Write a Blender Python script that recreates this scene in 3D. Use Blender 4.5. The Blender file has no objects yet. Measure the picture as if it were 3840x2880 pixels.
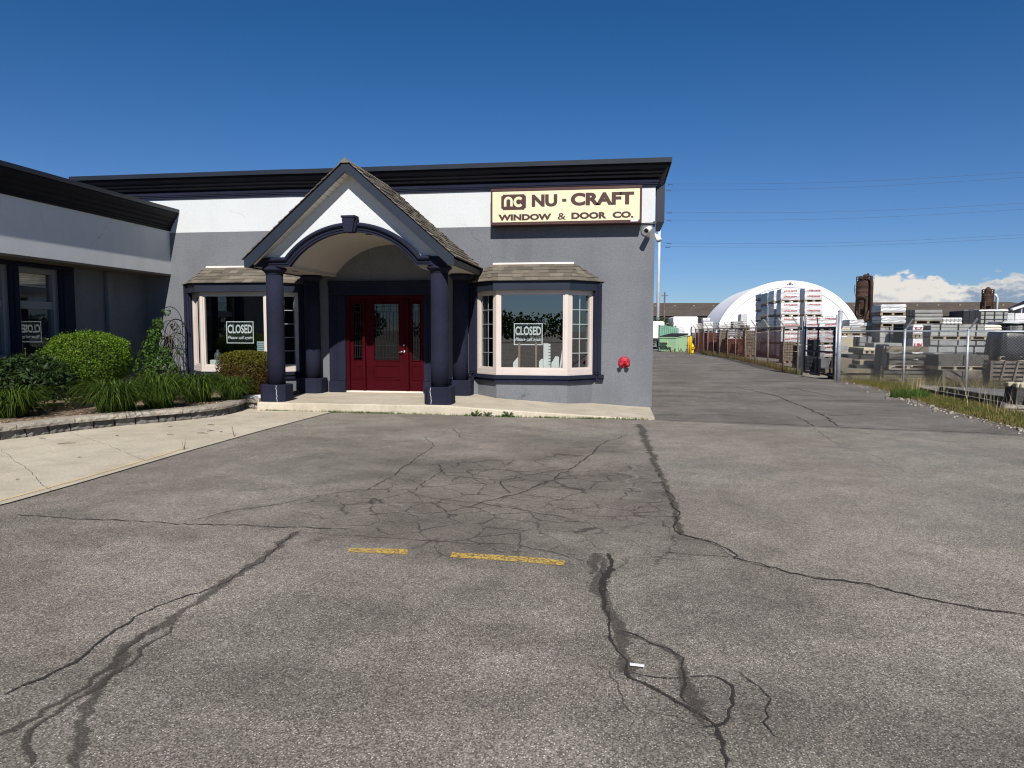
import bpy, bmesh, math, random
import numpy as np
from mathutils import Vector, Matrix
random.seed(7); RNG = np.random.default_rng(11)
S = bpy.context.scene
COL = S.collection
# ------------------------------------------------------------------ camera
YAW, PIT, ROL, EYE = math.radians(8.42), math.radians(4.256), math.radians(0.15), 1.53
FPX = 2661.0
FW = Vector((-math.sin(YAW)*math.cos(PIT), math.cos(YAW)*math.cos(PIT), -math.sin(PIT)))
_r = Vector((math.cos(YAW), math.sin(YAW), 0)); _u = _r.cross(FW)
RT = _r*math.cos(ROL) + _u*math.sin(ROL); UP = RT.cross(FW)
cam = bpy.data.objects.new('camera', bpy.data.cameras.new('camera')); COL.objects.link(cam)
M = Matrix((RT, UP, -FW)).transposed().to_4x4(); M.translation = (0, 0, EYE); cam.matrix_world = M
cam.data.sensor_width = 36.0; cam.data.lens = 36.0*FPX/3840.0
cam.data.clip_start = 0.05; cam.data.clip_end = 9000
S.camera = cam
# ------------------------------------------------------------------ world, sun, exposure
SUNV = Vector((0.20, -1.0, 0.86)).normalized()
EL = math.asin(SUNV.z); AZ = math.atan2(SUNV.x, SUNV.y)
W = bpy.data.worlds.new('World'); S.world = W; W.use_nodes = True
wt = W.node_tree; wt.nodes.clear()
def WN(t, **k):
    n = wt.nodes.new(t)
    for a, b in k.items(): setattr(n, a, b)
    return n
wout = WN('ShaderNodeOutputWorld'); wbg = WN('ShaderNodeBackground'); sky = WN('ShaderNodeTexSky')
sky.sky_type = 'NISHITA'; sky.sun_disc = False; sky.sun_elevation = EL; sky.sun_rotation = AZ
sky.altitude = 300; sky.air_density = 1.0; sky.dust_density = 0.0; sky.ozone_density = 6.0
wbg.inputs['Strength'].default_value = 0.05
wt.links.new(wbg.outputs[0], wout.inputs[0])
# cumulus bank low in the north-east sky, by direction
def wmath(op, a, b=None, clamp=False):
    n = WN('ShaderNodeMath', operation=op); n.use_clamp = clamp
    for i, v in enumerate((a, b)):
        if v is None: continue
        if isinstance(v, (int, float)): n.inputs[i].default_value = v
        else: wt.links.new(v, n.inputs[i])
    return n.outputs[0]
def wramp(v, a, b, c=0.0, d=1.0):
    n = WN('ShaderNodeMapRange', interpolation_type='SMOOTHSTEP')
    wt.links.new(v, n.inputs[0])
    for i, x in enumerate((a, b, c, d)): n.inputs[i+1].default_value = x
    return n.outputs[0]
tc = WN('ShaderNodeTexCoord'); sx = WN('ShaderNodeSeparateXYZ'); wt.links.new(tc.outputs['Generated'], sx.inputs[0])
az = wmath('ARCTAN2', sx.outputs[0], sx.outputs[1])            # azimuth east of +Y, radians
el = wmath('ARCSINE', sx.outputs[2])
cmb = WN('ShaderNodeCombineXYZ'); wt.links.new(wmath('MULTIPLY', az, 1.0), cmb.inputs[0]); wt.links.new(wmath('MULTIPLY', el, 1.7), cmb.inputs[1])
def wnoise(scale, detail, rough=0.55):
    n = WN('ShaderNodeTexNoise'); n.inputs['Scale'].default_value = scale; n.inputs['Detail'].default_value = detail
    n.inputs['Roughness'].default_value = rough; wt.links.new(cmb.outputs[0], n.inputs['Vector']); return n.outputs['Fac']
big, fine = wnoise(16, 2), wnoise(60, 6, 0.55)
# height of the cloud top as a function of azimuth
top = wmath('ADD', wmath('MULTIPLY', wramp(az, 0.292, 0.322), 0.069), wmath('MULTIPLY', wmath('SUBTRACT', big, 0.5), 0.030))
top = wmath('SUBTRACT', top, wmath('MULTIPLY', wmath('MULTIPLY', wramp(az, 0.385, 0.415), wramp(az, 0.455, 0.415)), 0.012))
top = wmath('ADD', top, wmath('MULTIPLY', wmath('SUBTRACT', fine, 0.5), 0.036))
cov = wramp(wmath('SUBTRACT', top, el), -0.001, 0.005)
cov = wmath('MULTIPLY', cov, wramp(az, 0.95, 0.7))
cov = wmath('MULTIPLY', cov, wramp(el, 0.004, 0.03, 0.35, 1.0))
shade = wmath('ADD', wramp(az, 0.385, 0.44), wmath('MULTIPLY', wmath('SUBTRACT', fine, 0.5), 2.6))
shade = wmath('MULTIPLY', wmath('ADD', shade, wramp(wmath('SUBTRACT', top, el), 0.0, 0.03, -0.75, 0.1)), 1.0, True)
ccol = WN('ShaderNodeMix', data_type='RGBA'); wt.links.new(shade, ccol.inputs[0])
ccol.inputs[6].default_value = (14.0, 13.5, 12.6, 1); ccol.inputs[7].default_value = (4.6, 6.2, 8.4, 1)
# colour of the clear sky, a touch deeper than the model gives
gam = WN('ShaderNodeGamma'); gam.inputs[1].default_value = 1.0; wt.links.new(sky.outputs[0], gam.inputs[0])
tint = WN('ShaderNodeMix', data_type='RGBA', blend_type='MULTIPLY'); tint.inputs[0].default_value = 1.0
wt.links.new(gam.outputs[0], tint.inputs[6])
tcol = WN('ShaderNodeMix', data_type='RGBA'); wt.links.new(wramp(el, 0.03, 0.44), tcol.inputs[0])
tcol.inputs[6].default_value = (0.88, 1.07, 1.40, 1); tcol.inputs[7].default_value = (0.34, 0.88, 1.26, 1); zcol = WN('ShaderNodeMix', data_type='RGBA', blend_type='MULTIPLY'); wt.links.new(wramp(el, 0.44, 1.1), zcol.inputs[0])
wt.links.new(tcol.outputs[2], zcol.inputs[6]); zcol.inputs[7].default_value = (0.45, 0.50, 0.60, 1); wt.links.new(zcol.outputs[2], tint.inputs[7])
cmix = WN('ShaderNodeMix', data_type='RGBA'); wt.links.new(cov, cmix.inputs[0])
wt.links.new(tint.outputs[2], cmix.inputs[6]); wt.links.new(ccol.outputs[2], cmix.inputs[7])
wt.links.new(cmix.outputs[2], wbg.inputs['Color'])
sun = bpy.data.objects.new('sun', bpy.data.lights.new('sun', 'SUN')); COL.objects.link(sun)
sun.data.energy = 5.0; sun.data.angle = math.radians(0.5); sun.data.color = (1.0, 0.955, 0.89)
sun.rotation_euler = (-SUNV).to_track_quat('-Z', 'Y').to_euler(); sun.location = SUNV*60
S.view_settings.view_transform = 'Standard'; S.view_settings.look = 'None'
S.view_settings.exposure = 0.2; S.view_settings.gamma = 1.0
S.cycles.pixel_filter_type = 'BLACKMAN_HARRIS'; S.cycles.filter_width = 1.15; S.cycles.max_bounces = 6; S.cycles.transparent_max_bounces = 24; S.cycles.caustics_reflective = False; S.cycles.caustics_refractive = False

# ------------------------------------------------------------------ measuring helpers (photo pixels -> a point on a known plane)
def ray(x, y): return FW + RT*((x-1920)/FPX) - UP*((y-1440)/FPX)
def onY(x, y, Y): d = ray(x, y); return Vector((0, 0, EYE)) + d*(Y/d.y)
def onX(x, y, X): d = ray(x, y); return Vector((0, 0, EYE)) + d*(X/d.x)
def onZ(x, y, Z): d = ray(x, y); return Vector((0, 0, EYE)) + d*((Z-EYE)/d.z)
def sst(x, a, b):
    t = min(1.0, max(0.0, (x-a)/(b-a))); return t*t*(3-2*t)
def gh(x, y): return -0.06*sst(y, 9, 13)*sst(x, -4, 0.5)
def gnd(x, y, dz=0.0):
    p = onZ(x, y, 0.0)
    for _ in range(4): p = onZ(x, y, gh(p.x, p.y))
    return Vector((p.x, p.y, gh(p.x, p.y)+dz))

# ------------------------------------------------------------------ materials
MATS = {}
class NT:
    def __init__(s, name):
        s.m = bpy.data.materials.new(name); s.m.use_nodes = True; s.t = s.m.node_tree
        s.b = s.t.nodes['Principled BSDF']; s.o = s.t.nodes['Material Output']
        s.geo = s.n('ShaderNodeNewGeometry'); s.pos = s.geo.outputs['Position']
    def n(s, t, **k):
        x = s.t.nodes.new(t)
        for a, b in k.items(): setattr(x, a, b)
        return x
    def l(s, a, b): s.t.links.new(a, b)
    def put(s, sock, v):
        if isinstance(v, (int, float)): sock.default_value = v
        elif isinstance(v, tuple): sock.default_value = v if len(v) == len(sock.default_value) else (*v, 1)
        else: s.l(v, sock)
    def math(s, op, a, b=0.0, clamp=False):
        x = s.n('ShaderNodeMath', operation=op); x.use_clamp = clamp; s.put(x.inputs[0], a); s.put(x.inputs[1], b); return x.outputs[0]
    def scale(s, v, vec):
        x = s.n('ShaderNodeVectorMath', operation='MULTIPLY'); s.put(x.inputs[0], v); x.inputs[1].default_value = vec; return x.outputs[0]
    def noise(s, scale, detail=3, rough=0.5, vec=None, out='Fac'):
        x = s.n('ShaderNodeTexNoise'); x.inputs['Scale'].default_value = scale; x.inputs['Detail'].default_value = detail
        x.inputs['Roughness'].default_value = rough; s.put(x.inputs['Vector'], vec if vec is not None else s.pos); return x.outputs[out]
    def vor(s, scale, feature='F1', out='Distance', vec=None, rnd=1.0):
        x = s.n('ShaderNodeTexVoronoi', feature=feature); x.inputs['Scale'].default_value = scale
        x.inputs['Randomness'].default_value = rnd; s.put(x.inputs['Vector'], vec if vec is not None else s.pos); return x.outputs[out]
    def rng(s, v, a, b, c=0.0, d=1.0):
        x = s.n('ShaderNodeMapRange', interpolation_type='SMOOTHSTEP'); s.put(x.inputs[0], v)
        for i, q in enumerate((a, b, c, d)): s.put(x.inputs[i+1], q)
        return x.outputs[0]
    def mix(s, f, a, b, blend='MIX'):
        x = s.n('ShaderNodeMix', data_type='RGBA', blend_type=blend); s.put(x.inputs[0], f); s.put(x.inputs[6], a); s.put(x.inputs[7], b); return x.outputs[2]
    def attr(s, name, out='Fac'): return s.n('ShaderNodeAttribute', attribute_name=name).outputs[out]
    def bump(s, h, strength=0.3, dist=0.01):
        x = s.n('ShaderNodeBump'); x.inputs['Strength'].default_value = strength; x.inputs['Distance'].default_value = dist
        s.put(x.inputs['Height'], h); s.l(x.outputs[0], s.b.inputs['Normal'])
    def done(s, col, rough=0.8, spec=0.5, metal=0.0):
        s.put(s.b.inputs['Base Color'], col); s.put(s.b.inputs['Roughness'], rough)
        s.b.inputs['Specular IOR Level'].default_value = spec; s.b.inputs['Metallic'].default_value = metal
        MATS[s.m.name] = s.m; return s.m
def mul(c, k): return tuple(x*k for x in c)
def M_plain(name, c, rough=0.6, var=0.12, sc=4.0, spec=0.4, metal=0.0, bump=0.0, bsc=80):
    a = NT(name); f = a.rng(a.noise(sc, 5, 0.6), 0.3, 0.7)
    if bump: a.bump(a.noise(bsc, 3, 0.6), bump, 0.01)
    return a.done(a.mix(f, mul(c, 1-var), mul(c, 1+var)), rough, spec, metal)
def M_tone(name, c, lo=0.7, hi=1.25, rough=0.9, sp=160, spk=0.35, sc=3.0, tr=0.0):
    """colour varied piece by piece through the mesh's own 'tone' values"""
    a = NT(name); t = a.attr('tone'); k = a.rng(a.noise(sp, 2, 0.7), 0.3, 0.7, 1-spk, 1+spk)
    col = a.mix(t, mul(c, lo), mul(c, hi))
    col = a.mix(1.0, col, a.n('ShaderNodeCombineColor').outputs[0], 'MULTIPLY') if False else col
    mm = a.n('ShaderNodeVectorMath', operation='SCALE'); a.l(col, mm.inputs[0]); a.put(mm.inputs['Scale'], k)
    g = a.rng(a.noise(sc, 4, 0.6), 0.3, 0.7, 0.88, 1.12)
    m2 = a.n('ShaderNodeVectorMath', operation='SCALE'); a.l(mm.outputs[0], m2.inputs[0]); a.put(m2.inputs['Scale'], g)
    a.bump(a.noise(sp, 2, 0.6), 0.25, 0.005)
    return a.done(m2.outputs[0], rough, 0.3)
def M_stucco(name, c, var=0.05, bump=0.5, dirt=0.0, cracks=0.0, bsc=55, gn=0.08):
    a = NT(name); big = a.noise(1.3, 5, 0.6); f = a.rng(big, 0.25, 0.75, 1-var, 1+var)
    gr = a.math('MULTIPLY', a.rng(a.noise(140, 2, 0.6), 0.3, 0.7, 0.88, 1.12), a.rng(a.noise(32, 3, 0.65), 0.3, 0.7, 1-gn, 1+gn))
    k = a.math('MULTIPLY', f, gr)
    if dirt:
        st = a.noise(1.0, 5, 0.65, a.scale(a.pos, (2.2, 2.2, 0.35)))
        k = a.math('MULTIPLY', k, a.rng(st, 0.45, 0.8, 1.0, 1-dirt))
    if cracks:
        wp = a.n('ShaderNodeVectorMath', operation='ADD'); a.l(a.pos, wp.inputs[0])
        a.l(a.scale(a.noise(2.5, 3, 0.6, out='Color'), (0.5, 0.5, 0.5)), wp.inputs[1])
        e = a.vor(0.55, 'DISTANCE_TO_EDGE', vec=wp.outputs[0])
        mask = a.rng(a.noise(0.7, 2), 0.52, 0.62)
        k = a.math('MULTIPLY', k, a.math('SUBTRACT', 1.0, a.math('MULTIPLY', mask, a.rng(e, 0.0015, 0.006, cracks, 0.0))))
    v = a.n('ShaderNodeVectorMath', operation='SCALE'); v.inputs[0].default_value = c; a.put(v.inputs['Scale'], k)
    a.bump(a.math('ADD', a.noise(bsc, 3, 0.6), a.math('MULTIPLY', a.noise(170, 2), 0.5)), bump, 0.006)
    return a.done(v.outputs[0], 0.92, 0.2)
GREY = (0.163, 0.171, 0.186); NAVY = (0.0145, 0.0168, 0.034)
stucco_grey = M_stucco('grey_stucco', GREY, 0.075, 0.7, 0.13, 0.35)
stucco_white = M_stucco('white_stucco', (0.60, 0.62, 0.625), 0.035, 0.45, 0.07, 0.22, gn=0.025)
stucco_band = M_stucco('pale_grey_stucco', (0.34, 0.375, 0.42), 0.03, 0.6)
stucco_navy = M_stucco('navy_stucco', NAVY, 0.16, 0.9, 0.12, bsc=60, gn=0.16)
navy_smooth = M_plain('navy_trim_paint', (0.0165, 0.023, 0.037), 0.5, 0.10, 2.0, 0.3)
navy_cornice = M_plain('shade_darkened_cornice_navy', (0.0045, 0.0045, 0.0075), 0.6, 0.2, 3.0, 0.15)  # dark cornice navy, blackened further to paint in the shade of its overhang
flash = M_plain('dark_metal_flashing', (0.015, 0.018, 0.027), 0.4, 0.15, 2.0, 0.5)
taupe = M_stucco('taupe_ceiling_stucco', (0.42, 0.395, 0.36), 0.04, 0.3)
vinyl_soffit = M_plain('cream_vinyl_soffit', (0.62, 0.58, 0.49), 0.5, 0.05)
vinyl = M_plain('beige_window_vinyl', (0.60, 0.525, 0.475), 0.45, 0.04, 2.0)
vinyl_grey = M_plain('grey_window_vinyl', (0.20, 0.205, 0.22), 0.45, 0.05, 2.0)
cream_paint = M_plain('cream_flashing', (0.78, 0.68, 0.58), 0.5, 0.05)
door_red = M_plain('dark_red_door_paint', (0.042, 0.0022, 0.0050), 0.6, 0.12, 3.0, 0.05)
shingle = M_tone('brown_asphalt_shingle', (0.150, 0.130, 0.102), 0.66, 1.30, 0.95, 170, 0.38)
roof_far = M_tone('far_brown_roof', (0.092, 0.073, 0.060), 0.9, 1.1, 0.95, 1.2, 0.10, 0.4)
metal = M_plain('brushed_metal', (0.55, 0.53, 0.50), 0.25, 0.05, 5, 0.5, 0.9)
black = M_plain('black_plastic', (0.012, 0.012, 0.014), 0.45, 0.2)
white_plastic = M_plain('white_plastic', (0.78, 0.78, 0.76), 0.4, 0.04)
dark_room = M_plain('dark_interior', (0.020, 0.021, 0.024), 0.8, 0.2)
sign_cream = M_plain('cream_sign_face', (0.69, 0.65, 0.43), 0.45, 0.03, 1.5)
sign_brown = M_plain('brown_sign_paint', (0.060, 0.022, 0.018), 0.5, 0.10)
sign_black = M_plain('black_sign_board', (0.008, 0.009, 0.010), 0.5, 0.1)
sign_white = M_plain('white_sign_lettering', (0.85, 0.86, 0.86), 0.5, 0.02)
red_paint = M_plain('red_enamel', (0.36, 0.014, 0.028), 0.55, 0.25, 14)
wood = M_plain('brown_wood', (0.26, 0.15, 0.075), 0.7, 0.2, 12)
pallet_wood = M_plain('weathered_pallet_wood', (0.30, 0.245, 0.18), 0.9, 0.35, 3, 0.2, 0, 0.3, 30)
pallet_dark = M_plain('old_grey_wood', (0.125, 0.105, 0.085), 0.9, 0.35, 4, 0.2, 0, 0.3, 30)
galv = M_plain('galvanised_steel', (0.40, 0.43, 0.47), 0.45, 0.15, 8, 0.5, 0.35)
galv_dark = M_plain('dark_blue_gate_pipe', (0.045, 0.052, 0.075), 0.5, 0.2, 6)
rust_wire = M_plain('rust_brown_wire', (0.085, 0.022, 0.018), 0.8, 0.4, 0.7)
rust_post = M_plain('pale_rusty_post', (0.29, 0.25, 0.21), 0.7, 0.35, 6)
wire = M_plain('grey_wire', (0.20, 0.205, 0.21), 0.6, 0.15, 6, 0.3, 0.0)
dark_wire = M_plain('dark_cable', (0.05, 0.055, 0.065), 0.6, 0.1)
steel_white = M_plain('pale_painted_steel', (0.62, 0.65, 0.68), 0.5, 0.08, 1.0)
white_metal = M_plain('white_sheet_metal', (0.80, 0.80, 0.80), 0.5, 0.04, 1.0)
green_metal = M_plain('pale_green_paint', (0.30, 0.50, 0.26), 0.55, 0.12, 2.5)
teal_metal = M_plain('dull_green_corrugated_metal', (0.16, 0.33, 0.24), 0.55, 0.15, 2.5)
yellow_paint = M_plain('safety_yellow_paint', (0.75, 0.46, 0.02), 0.5, 0.12, 5)
rust = M_plain('rusty_brown_steel', (0.055, 0.033, 0.024), 0.85, 0.45, 1.2, 0.2, 0, 0.3, 20)
rubber = M_plain('black_rubber', (0.014, 0.014, 0.015), 0.8, 0.2)
dome_white = M_plain('white_fabric_membrane', (0.80, 0.81, 0.83), 0.6, 0.02, 0.3)
wall_far = M_plain('far_tan_wall', (0.30, 0.26, 0.22), 0.9, 0.15, 0.3)
tarp = M_plain('black_tarp', (0.013, 0.014, 0.016), 0.42, 0.3, 3, 0.5, 0, 0.6, 9)
red_ink = M_plain('red_print', (0.42, 0.012, 0.03), 0.6, 0.25, 6)
stone_cols = {}
def stone(name, c, var=0.14, lo=0.8, hi=1.18, sp=45, spk=0.18): return M_tone(name, c, lo, hi, 0.92, sp, spk, 2.0)
st_grey = stone('grey_paver_stone', (0.22, 0.225, 0.225)); st_light = stone('light_concrete_slab', (0.31, 0.315, 0.30))
st_cream = stone('cream_limestone', (0.46, 0.41, 0.30)); st_dark = stone('charcoal_and_shaded_stone', (0.030, 0.031, 0.036))
st_tan = stone('tan_concrete_block', (0.17, 0.145, 0.108)); st_mid = stone('weathered_grey_stone', (0.078, 0.072, 0.064), sp=20, spk=0.4)
st_red = stone('maroon_brick', (0.13, 0.045, 0.035))
def M_wrap(name, c, c2):
    a = NT(name); st = a.noise(1.0, 4, 0.65, a.scale(a.pos, (1.3, 1.3, 15.0)))
    diag = a.n('ShaderNodeVectorRotate'); a.l(a.pos, diag.inputs[0]); diag.inputs['Axis'].default_value = (0, 1, 0); diag.inputs['Angle'].default_value = 0.35
    st2 = a.noise(1.0, 3, 0.6, a.scale(diag.outputs[0], (1.0, 1.0, 22.0)))
    k = a.math('MULTIPLY', a.rng(st, 0.56, 0.66), 0.75); k2 = a.math('MULTIPLY', a.rng(st2, 0.60, 0.68), 0.6)
    a.bump(a.math('ADD', st, a.math('MULTIPLY', st2, 0.6)), 0.5, 0.04)
    return a.done(a.mix(a.math('MAXIMUM', k, k2), c, c2), 0.32, 0.5)
wrap_white = M_wrap('white_plastic_wrap', (0.62, 0.61, 0.61), (0.30, 0.30, 0.31))
wrap_clear = M_wrap('milky_plastic_wrap', (0.52, 0.53, 0.54), (0.25, 0.26, 0.27))
wrap_grey = M_wrap('greyish_plastic_wrap', (0.15, 0.165, 0.185), (0.08, 0.085, 0.10))
def M_leaf(name, c, c2, sc=2.0, trans=0.25, rough=0.5, lo=0.6):
    a = NT(name); f = a.rng(a.noise(sc, 4, 0.65), 0.3, 0.7); t = a.attr('tone')
    col = a.mix(f, c, c2); k = a.math('ADD', a.math('MULTIPLY', t, 1.0), lo)
    v = a.n('ShaderNodeVectorMath', operation='SCALE'); a.l(col, v.inputs[0]); a.put(v.inputs['Scale'], k)
    a.done(v.outputs[0], rough, 0.18)
    tr = a.n('ShaderNodeBsdfTranslucent'); a.l(v.outputs[0], tr.inputs[0]); mx = a.n('ShaderNodeMixShader'); mx.inputs[0].default_value = trans
    a.l(a.b.outputs[0], mx.inputs[1]); a.l(tr.outputs[0], mx.inputs[2]); a.l(mx.outputs[0], a.o.inputs[0]); return a.m
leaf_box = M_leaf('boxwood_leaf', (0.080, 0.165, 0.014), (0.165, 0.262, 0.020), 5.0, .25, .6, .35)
leaf_yew = M_leaf('yew_leaf', (0.090, 0.090, 0.012), (0.150, 0.130, 0.016), 6.0, .25, .7, .35)
leaf_yew_brown = M_leaf('brown_yew_leaf', (0.065, 0.038, 0.014), (0.115, 0.055, 0.02), 9.0, .2, .7, .3)
leaf_lily = M_leaf('daylily_leaf', (0.058, 0.108, 0.015), (0.105, 0.165, 0.026), 7.0, 0.25, 0.45, .18)
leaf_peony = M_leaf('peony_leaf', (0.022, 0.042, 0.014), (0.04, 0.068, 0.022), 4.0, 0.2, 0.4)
leaf_vine = M_leaf('vine_leaf', (0.035, 0.080, 0.012), (0.075, 0.150, 0.020), 5.0, .25, .6, .35)
leaf_lime = M_leaf('lime_hosta_leaf', (0.22, 0.33, 0.03), (0.28, 0.38, 0.05), 4.0)
leaf_tree = M_leaf('tree_leaf', (0.035, 0.065, 0.018), (0.055, 0.095, 0.025), 1.0)
grass_mat = M_leaf('verge_grass', (0.190, 0.155, 0.050), (0.125, 0.122, 0.030), 1.2, 0.3, 0.6)
grass_green = M_leaf('green_grass', (0.06, 0.115, 0.02), (0.085, 0.14, 0.03), 1.2, 0.3, 0.6)
bark = M_plain('bark', (0.10, 0.075, 0.055), 0.9, 0.3, 20)
dry = M_plain('dry_stalk', (0.33, 0.27, 0.17), 0.8, 0.25, 8)
def M_glass(name, refl=1.0, tint=(0.86, 0.92, 0.92)):
    a = NT(name); tr = a.n('ShaderNodeBsdfTransparent'); tr.inputs[0].default_value = (*tint, 1)
    gl = a.n('ShaderNodeBsdfGlossy'); gl.inputs['Roughness'].default_value = 0.0
    wob = a.noise(1.4, 2, 0.5); bp = a.n('ShaderNodeBump'); bp.inputs['Strength'].default_value = 0.02; bp.inputs['Distance'].default_value = 0.03
    a.l(wob, bp.inputs['Height']); a.l(bp.outputs[0], gl.inputs['Normal'])
    lw = a.n('ShaderNodeLayerWeight'); lw.inputs[0].default_value = 0.5; f5 = a.math('ADD', 0.075, a.math('MULTIPLY', a.math('POWER', lw.outputs['Facing'], 5.0), 0.925))
    mx = a.n('ShaderNodeMixShader'); a.l(a.math('MULTIPLY', f5, refl, True), mx.inputs[0])
    a.l(tr.outputs[0], mx.inputs[1]); a.l(gl.outputs[0], mx.inputs[2]); a.l(mx.outputs[0], a.o.inputs[0]); return a.m
glass = M_glass('window_glass', 3.4)
glass_dark = M_glass('leaded_glass', 1.0, (0.16, 0.20, 0.20))

# ------------------------------------------------------------------ mesh builder
ORG = {}
class MB:
    def __init__(s): s.v, s.f, s.t, s.mi, s.sm = [], [], [], [], []
    def add(s, vs, fs, tone=0.5, mi=0, smooth=False):
        o = len(s.v); s.v.extend([tuple(p) for p in vs])
        for f in fs: s.f.append(tuple(i+o for i in f)); s.t.append(tone); s.mi.append(mi); s.sm.append(smooth)
        return s
    def box(s, x0, x1, y0, y1, z0, z1, **k):
        v = [(x0, y0, z0), (x1, y0, z0), (x1, y1, z0), (x0, y1, z0), (x0, y0, z1), (x1, y0, z1), (x1, y1, z1), (x0, y1, z1)]
        return s.add(v, [(0, 3, 2, 1), (4, 5, 6, 7), (0, 1, 5, 4), (1, 2, 6, 5), (2, 3, 7, 6), (3, 0, 4, 7)], **k)
    def hexa(s, v, **k): return s.add(v, [(0, 3, 2, 1), (4, 5, 6, 7), (0, 1, 5, 4), (1, 2, 6, 5), (2, 3, 7, 6), (3, 0, 4, 7)], **k)
    def bbox(s, x0, x1, y0, y1, z0, z1, b=0.01, **k):
        """box with chamfered edges"""
        b = min(b, (x1-x0)*.45, (y1-y0)*.45, (z1-z0)*.45)
        v = []; idx = {}
        for i, (X, sxn) in enumerate(((x0, 1), (x1, -1))):
            for j, (Yv, syn) in enumerate(((y0, 1), (y1, -1))):
                for l, (Z, szn) in enumerate(((z0, 1), (z1, -1))):
                    idx[i, j, l] = len(v)
                    v += [(X, Yv+syn*b, Z+szn*b), (X+sxn*b, Yv, Z+szn*b), (X+sxn*b, Yv+syn*b, Z)]
        g = lambda i, j, l, a: idx[i, j, l]+a
        f = []
        for i in (0, 1): q = [g(i, 0, 0, 0), g(i, 1, 0, 0), g(i, 1, 1, 0), g(i, 0, 1, 0)]; f.append(q[::-1] if i == 0 else q)
        for j in (0, 1): q = [g(0, j, 0, 1), g(1, j, 0, 1), g(1, j, 1, 1), g(0, j, 1, 1)]; f.append(q if j == 0 else q[::-1])
        for l in (0, 1): q = [g(0, 0, l, 2), g(1, 0, l, 2), g(1, 1, l, 2), g(0, 1, l, 2)]; f.append(q[::-1] if l == 0 else q)
        for i in (0, 1):
            for j in (0, 1): q = [g(i, j, 0, 0), g(i, j, 0, 1), g(i, j, 1, 1), g(i, j, 1, 0)]; f.append(q if (i+j) % 2 == 0 else q[::-1])
            for l in (0, 1): q = [g(i, 0, l, 0), g(i, 1, l, 0), g(i, 1, l, 2), g(i, 0, l, 2)]; f.append(q if (i+l) % 2 == 0 else q[::-1])
        for j in (0, 1):
            for l in (0, 1): q = [g(0, j, l, 1), g(1, j, l, 1), g(1, j, l, 2), g(0, j, l, 2)]; f.append(q[::-1] if (j+l) % 2 == 0 else q)
        for i in (0, 1):
            for j in (0, 1):
                for l in (0, 1): q = [g(i, j, l, 0), g(i, j, l, 1), g(i, j, l, 2)]; f.append(q[::-1] if (i+j+l) % 2 == 0 else q)
        return s.add(v, f, **k)
    def prism(s, pts, axis, a0, a1, **k):
        """pts: outline in the two remaining axes (x,y,z order), extruded along axis"""
        def mk(p, a): q = list(p); q.insert(axis, a); return tuple(q)
        n = len(pts); v = [mk(p, a0) for p in pts]+[mk(p, a1) for p in pts]
        f = [tuple(range(n))[::-1], tuple(range(n, 2*n))]+[(i, (i+1) % n, n+(i+1) % n, n+i) for i in range(n)]
        return s.add(v, f, **k)
    def loft(s, rings, closed=True, caps=True, **k):
        n = len(rings[0]); v = [p for r in rings for p in r]; f = []
        for i in range(len(rings)-1):
            for j in range(n if closed else n-1):
                a, b = i*n+j, i*n+(j+1) % n; f.append((a, b, b+n, a+n))
        if caps and closed: f += [tuple(range(n))[::-1], tuple(range((len(rings)-1)*n, len(rings)*n))]
        return s.add(v, f, **k)
    def lathe(s, prof, c, n=24, axis='z', **k):
        k.setdefault('smooth', True); rings = []
        for r, h in prof:
            ring = []
            for i in range(n):
                a = 2*math.pi*i/n; u, w = r*math.cos(a), r*math.sin(a)
                ring.append((c[0]+u, c[1]+w, c[2]+h) if axis == 'z' else ((c[0]+u, c[1]-h, c[2]+w) if axis == 'y' else (c[0]+h, c[1]+u, c[2]+w)))
            rings.append(ring)
        return s.loft(rings, **k)
    def tube(s, pts, r, n=8, **k):
        k.setdefault('smooth', True); pts = [Vector(p) for p in pts]; rings = []
        rs = r if isinstance(r, (list, tuple)) else [r]*len(pts)
        for i, p in enumerate(pts):
            d = (pts[min(i+1, len(pts)-1)]-pts[max(i-1, 0)]).normalized()
            a = d.cross(Vector((0, 0, 1)) if abs(d.z) < 0.9 else Vector((0, 1, 0))).normalized(); b = d.cross(a)
            rings.append([p+(a*math.cos(2*math.pi*j/n)+b*math.sin(2*math.pi*j/n))*rs[i] for j in range(n)])
        return s.loft(rings, **k)
    def bar(s, p, q, w, h, **k):
        p, q = Vector(p), Vector(q); d = (q-p).normalized()
        a = d.cross(Vector((0, 0, 1)) if abs(d.z) < 0.95 else Vector((0, 1, 0))).normalized(); b = a.cross(d).normalized()
        return s.hexa([p-a*w/2-b*h/2, p+a*w/2-b*h/2, q+a*w/2-b*h/2, q-a*w/2-b*h/2, p-a*w/2+b*h/2, p+a*w/2+b*h/2, q+a*w/2+b*h/2, q-a*w/2+b*h/2], **k)
    def build(s, name, mats, parent=None, attr=True):
        me = bpy.data.meshes.new(name); og = ORG.get(parent.name, Vector((0, 0, 0))) if parent else Vector((0, 0, 0))
        v = np.array(s.v, dtype=np.float64).reshape(-1, 3)-np.array(og)
        me.from_pydata(v.tolist(), [], s.f)
        mats = mats if isinstance(mats, (list, tuple)) else [mats]
        for m in mats: me.materials.append(m)
        me.polygons.foreach_set('material_index', s.mi); me.polygons.foreach_set('use_smooth', s.sm)
        if attr:
            at = me.attributes.new('tone', 'FLOAT', 'FACE'); at.data.foreach_set('value', np.array(s.t, dtype=np.float32))
        me.update(); bm = bmesh.new(); bm.from_mesh(me)
        bmesh.ops.recalc_face_normals(bm, faces=bm.faces) if len(s.f) < 6000 else None
        bm.to_mesh(me); bm.free()
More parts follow.
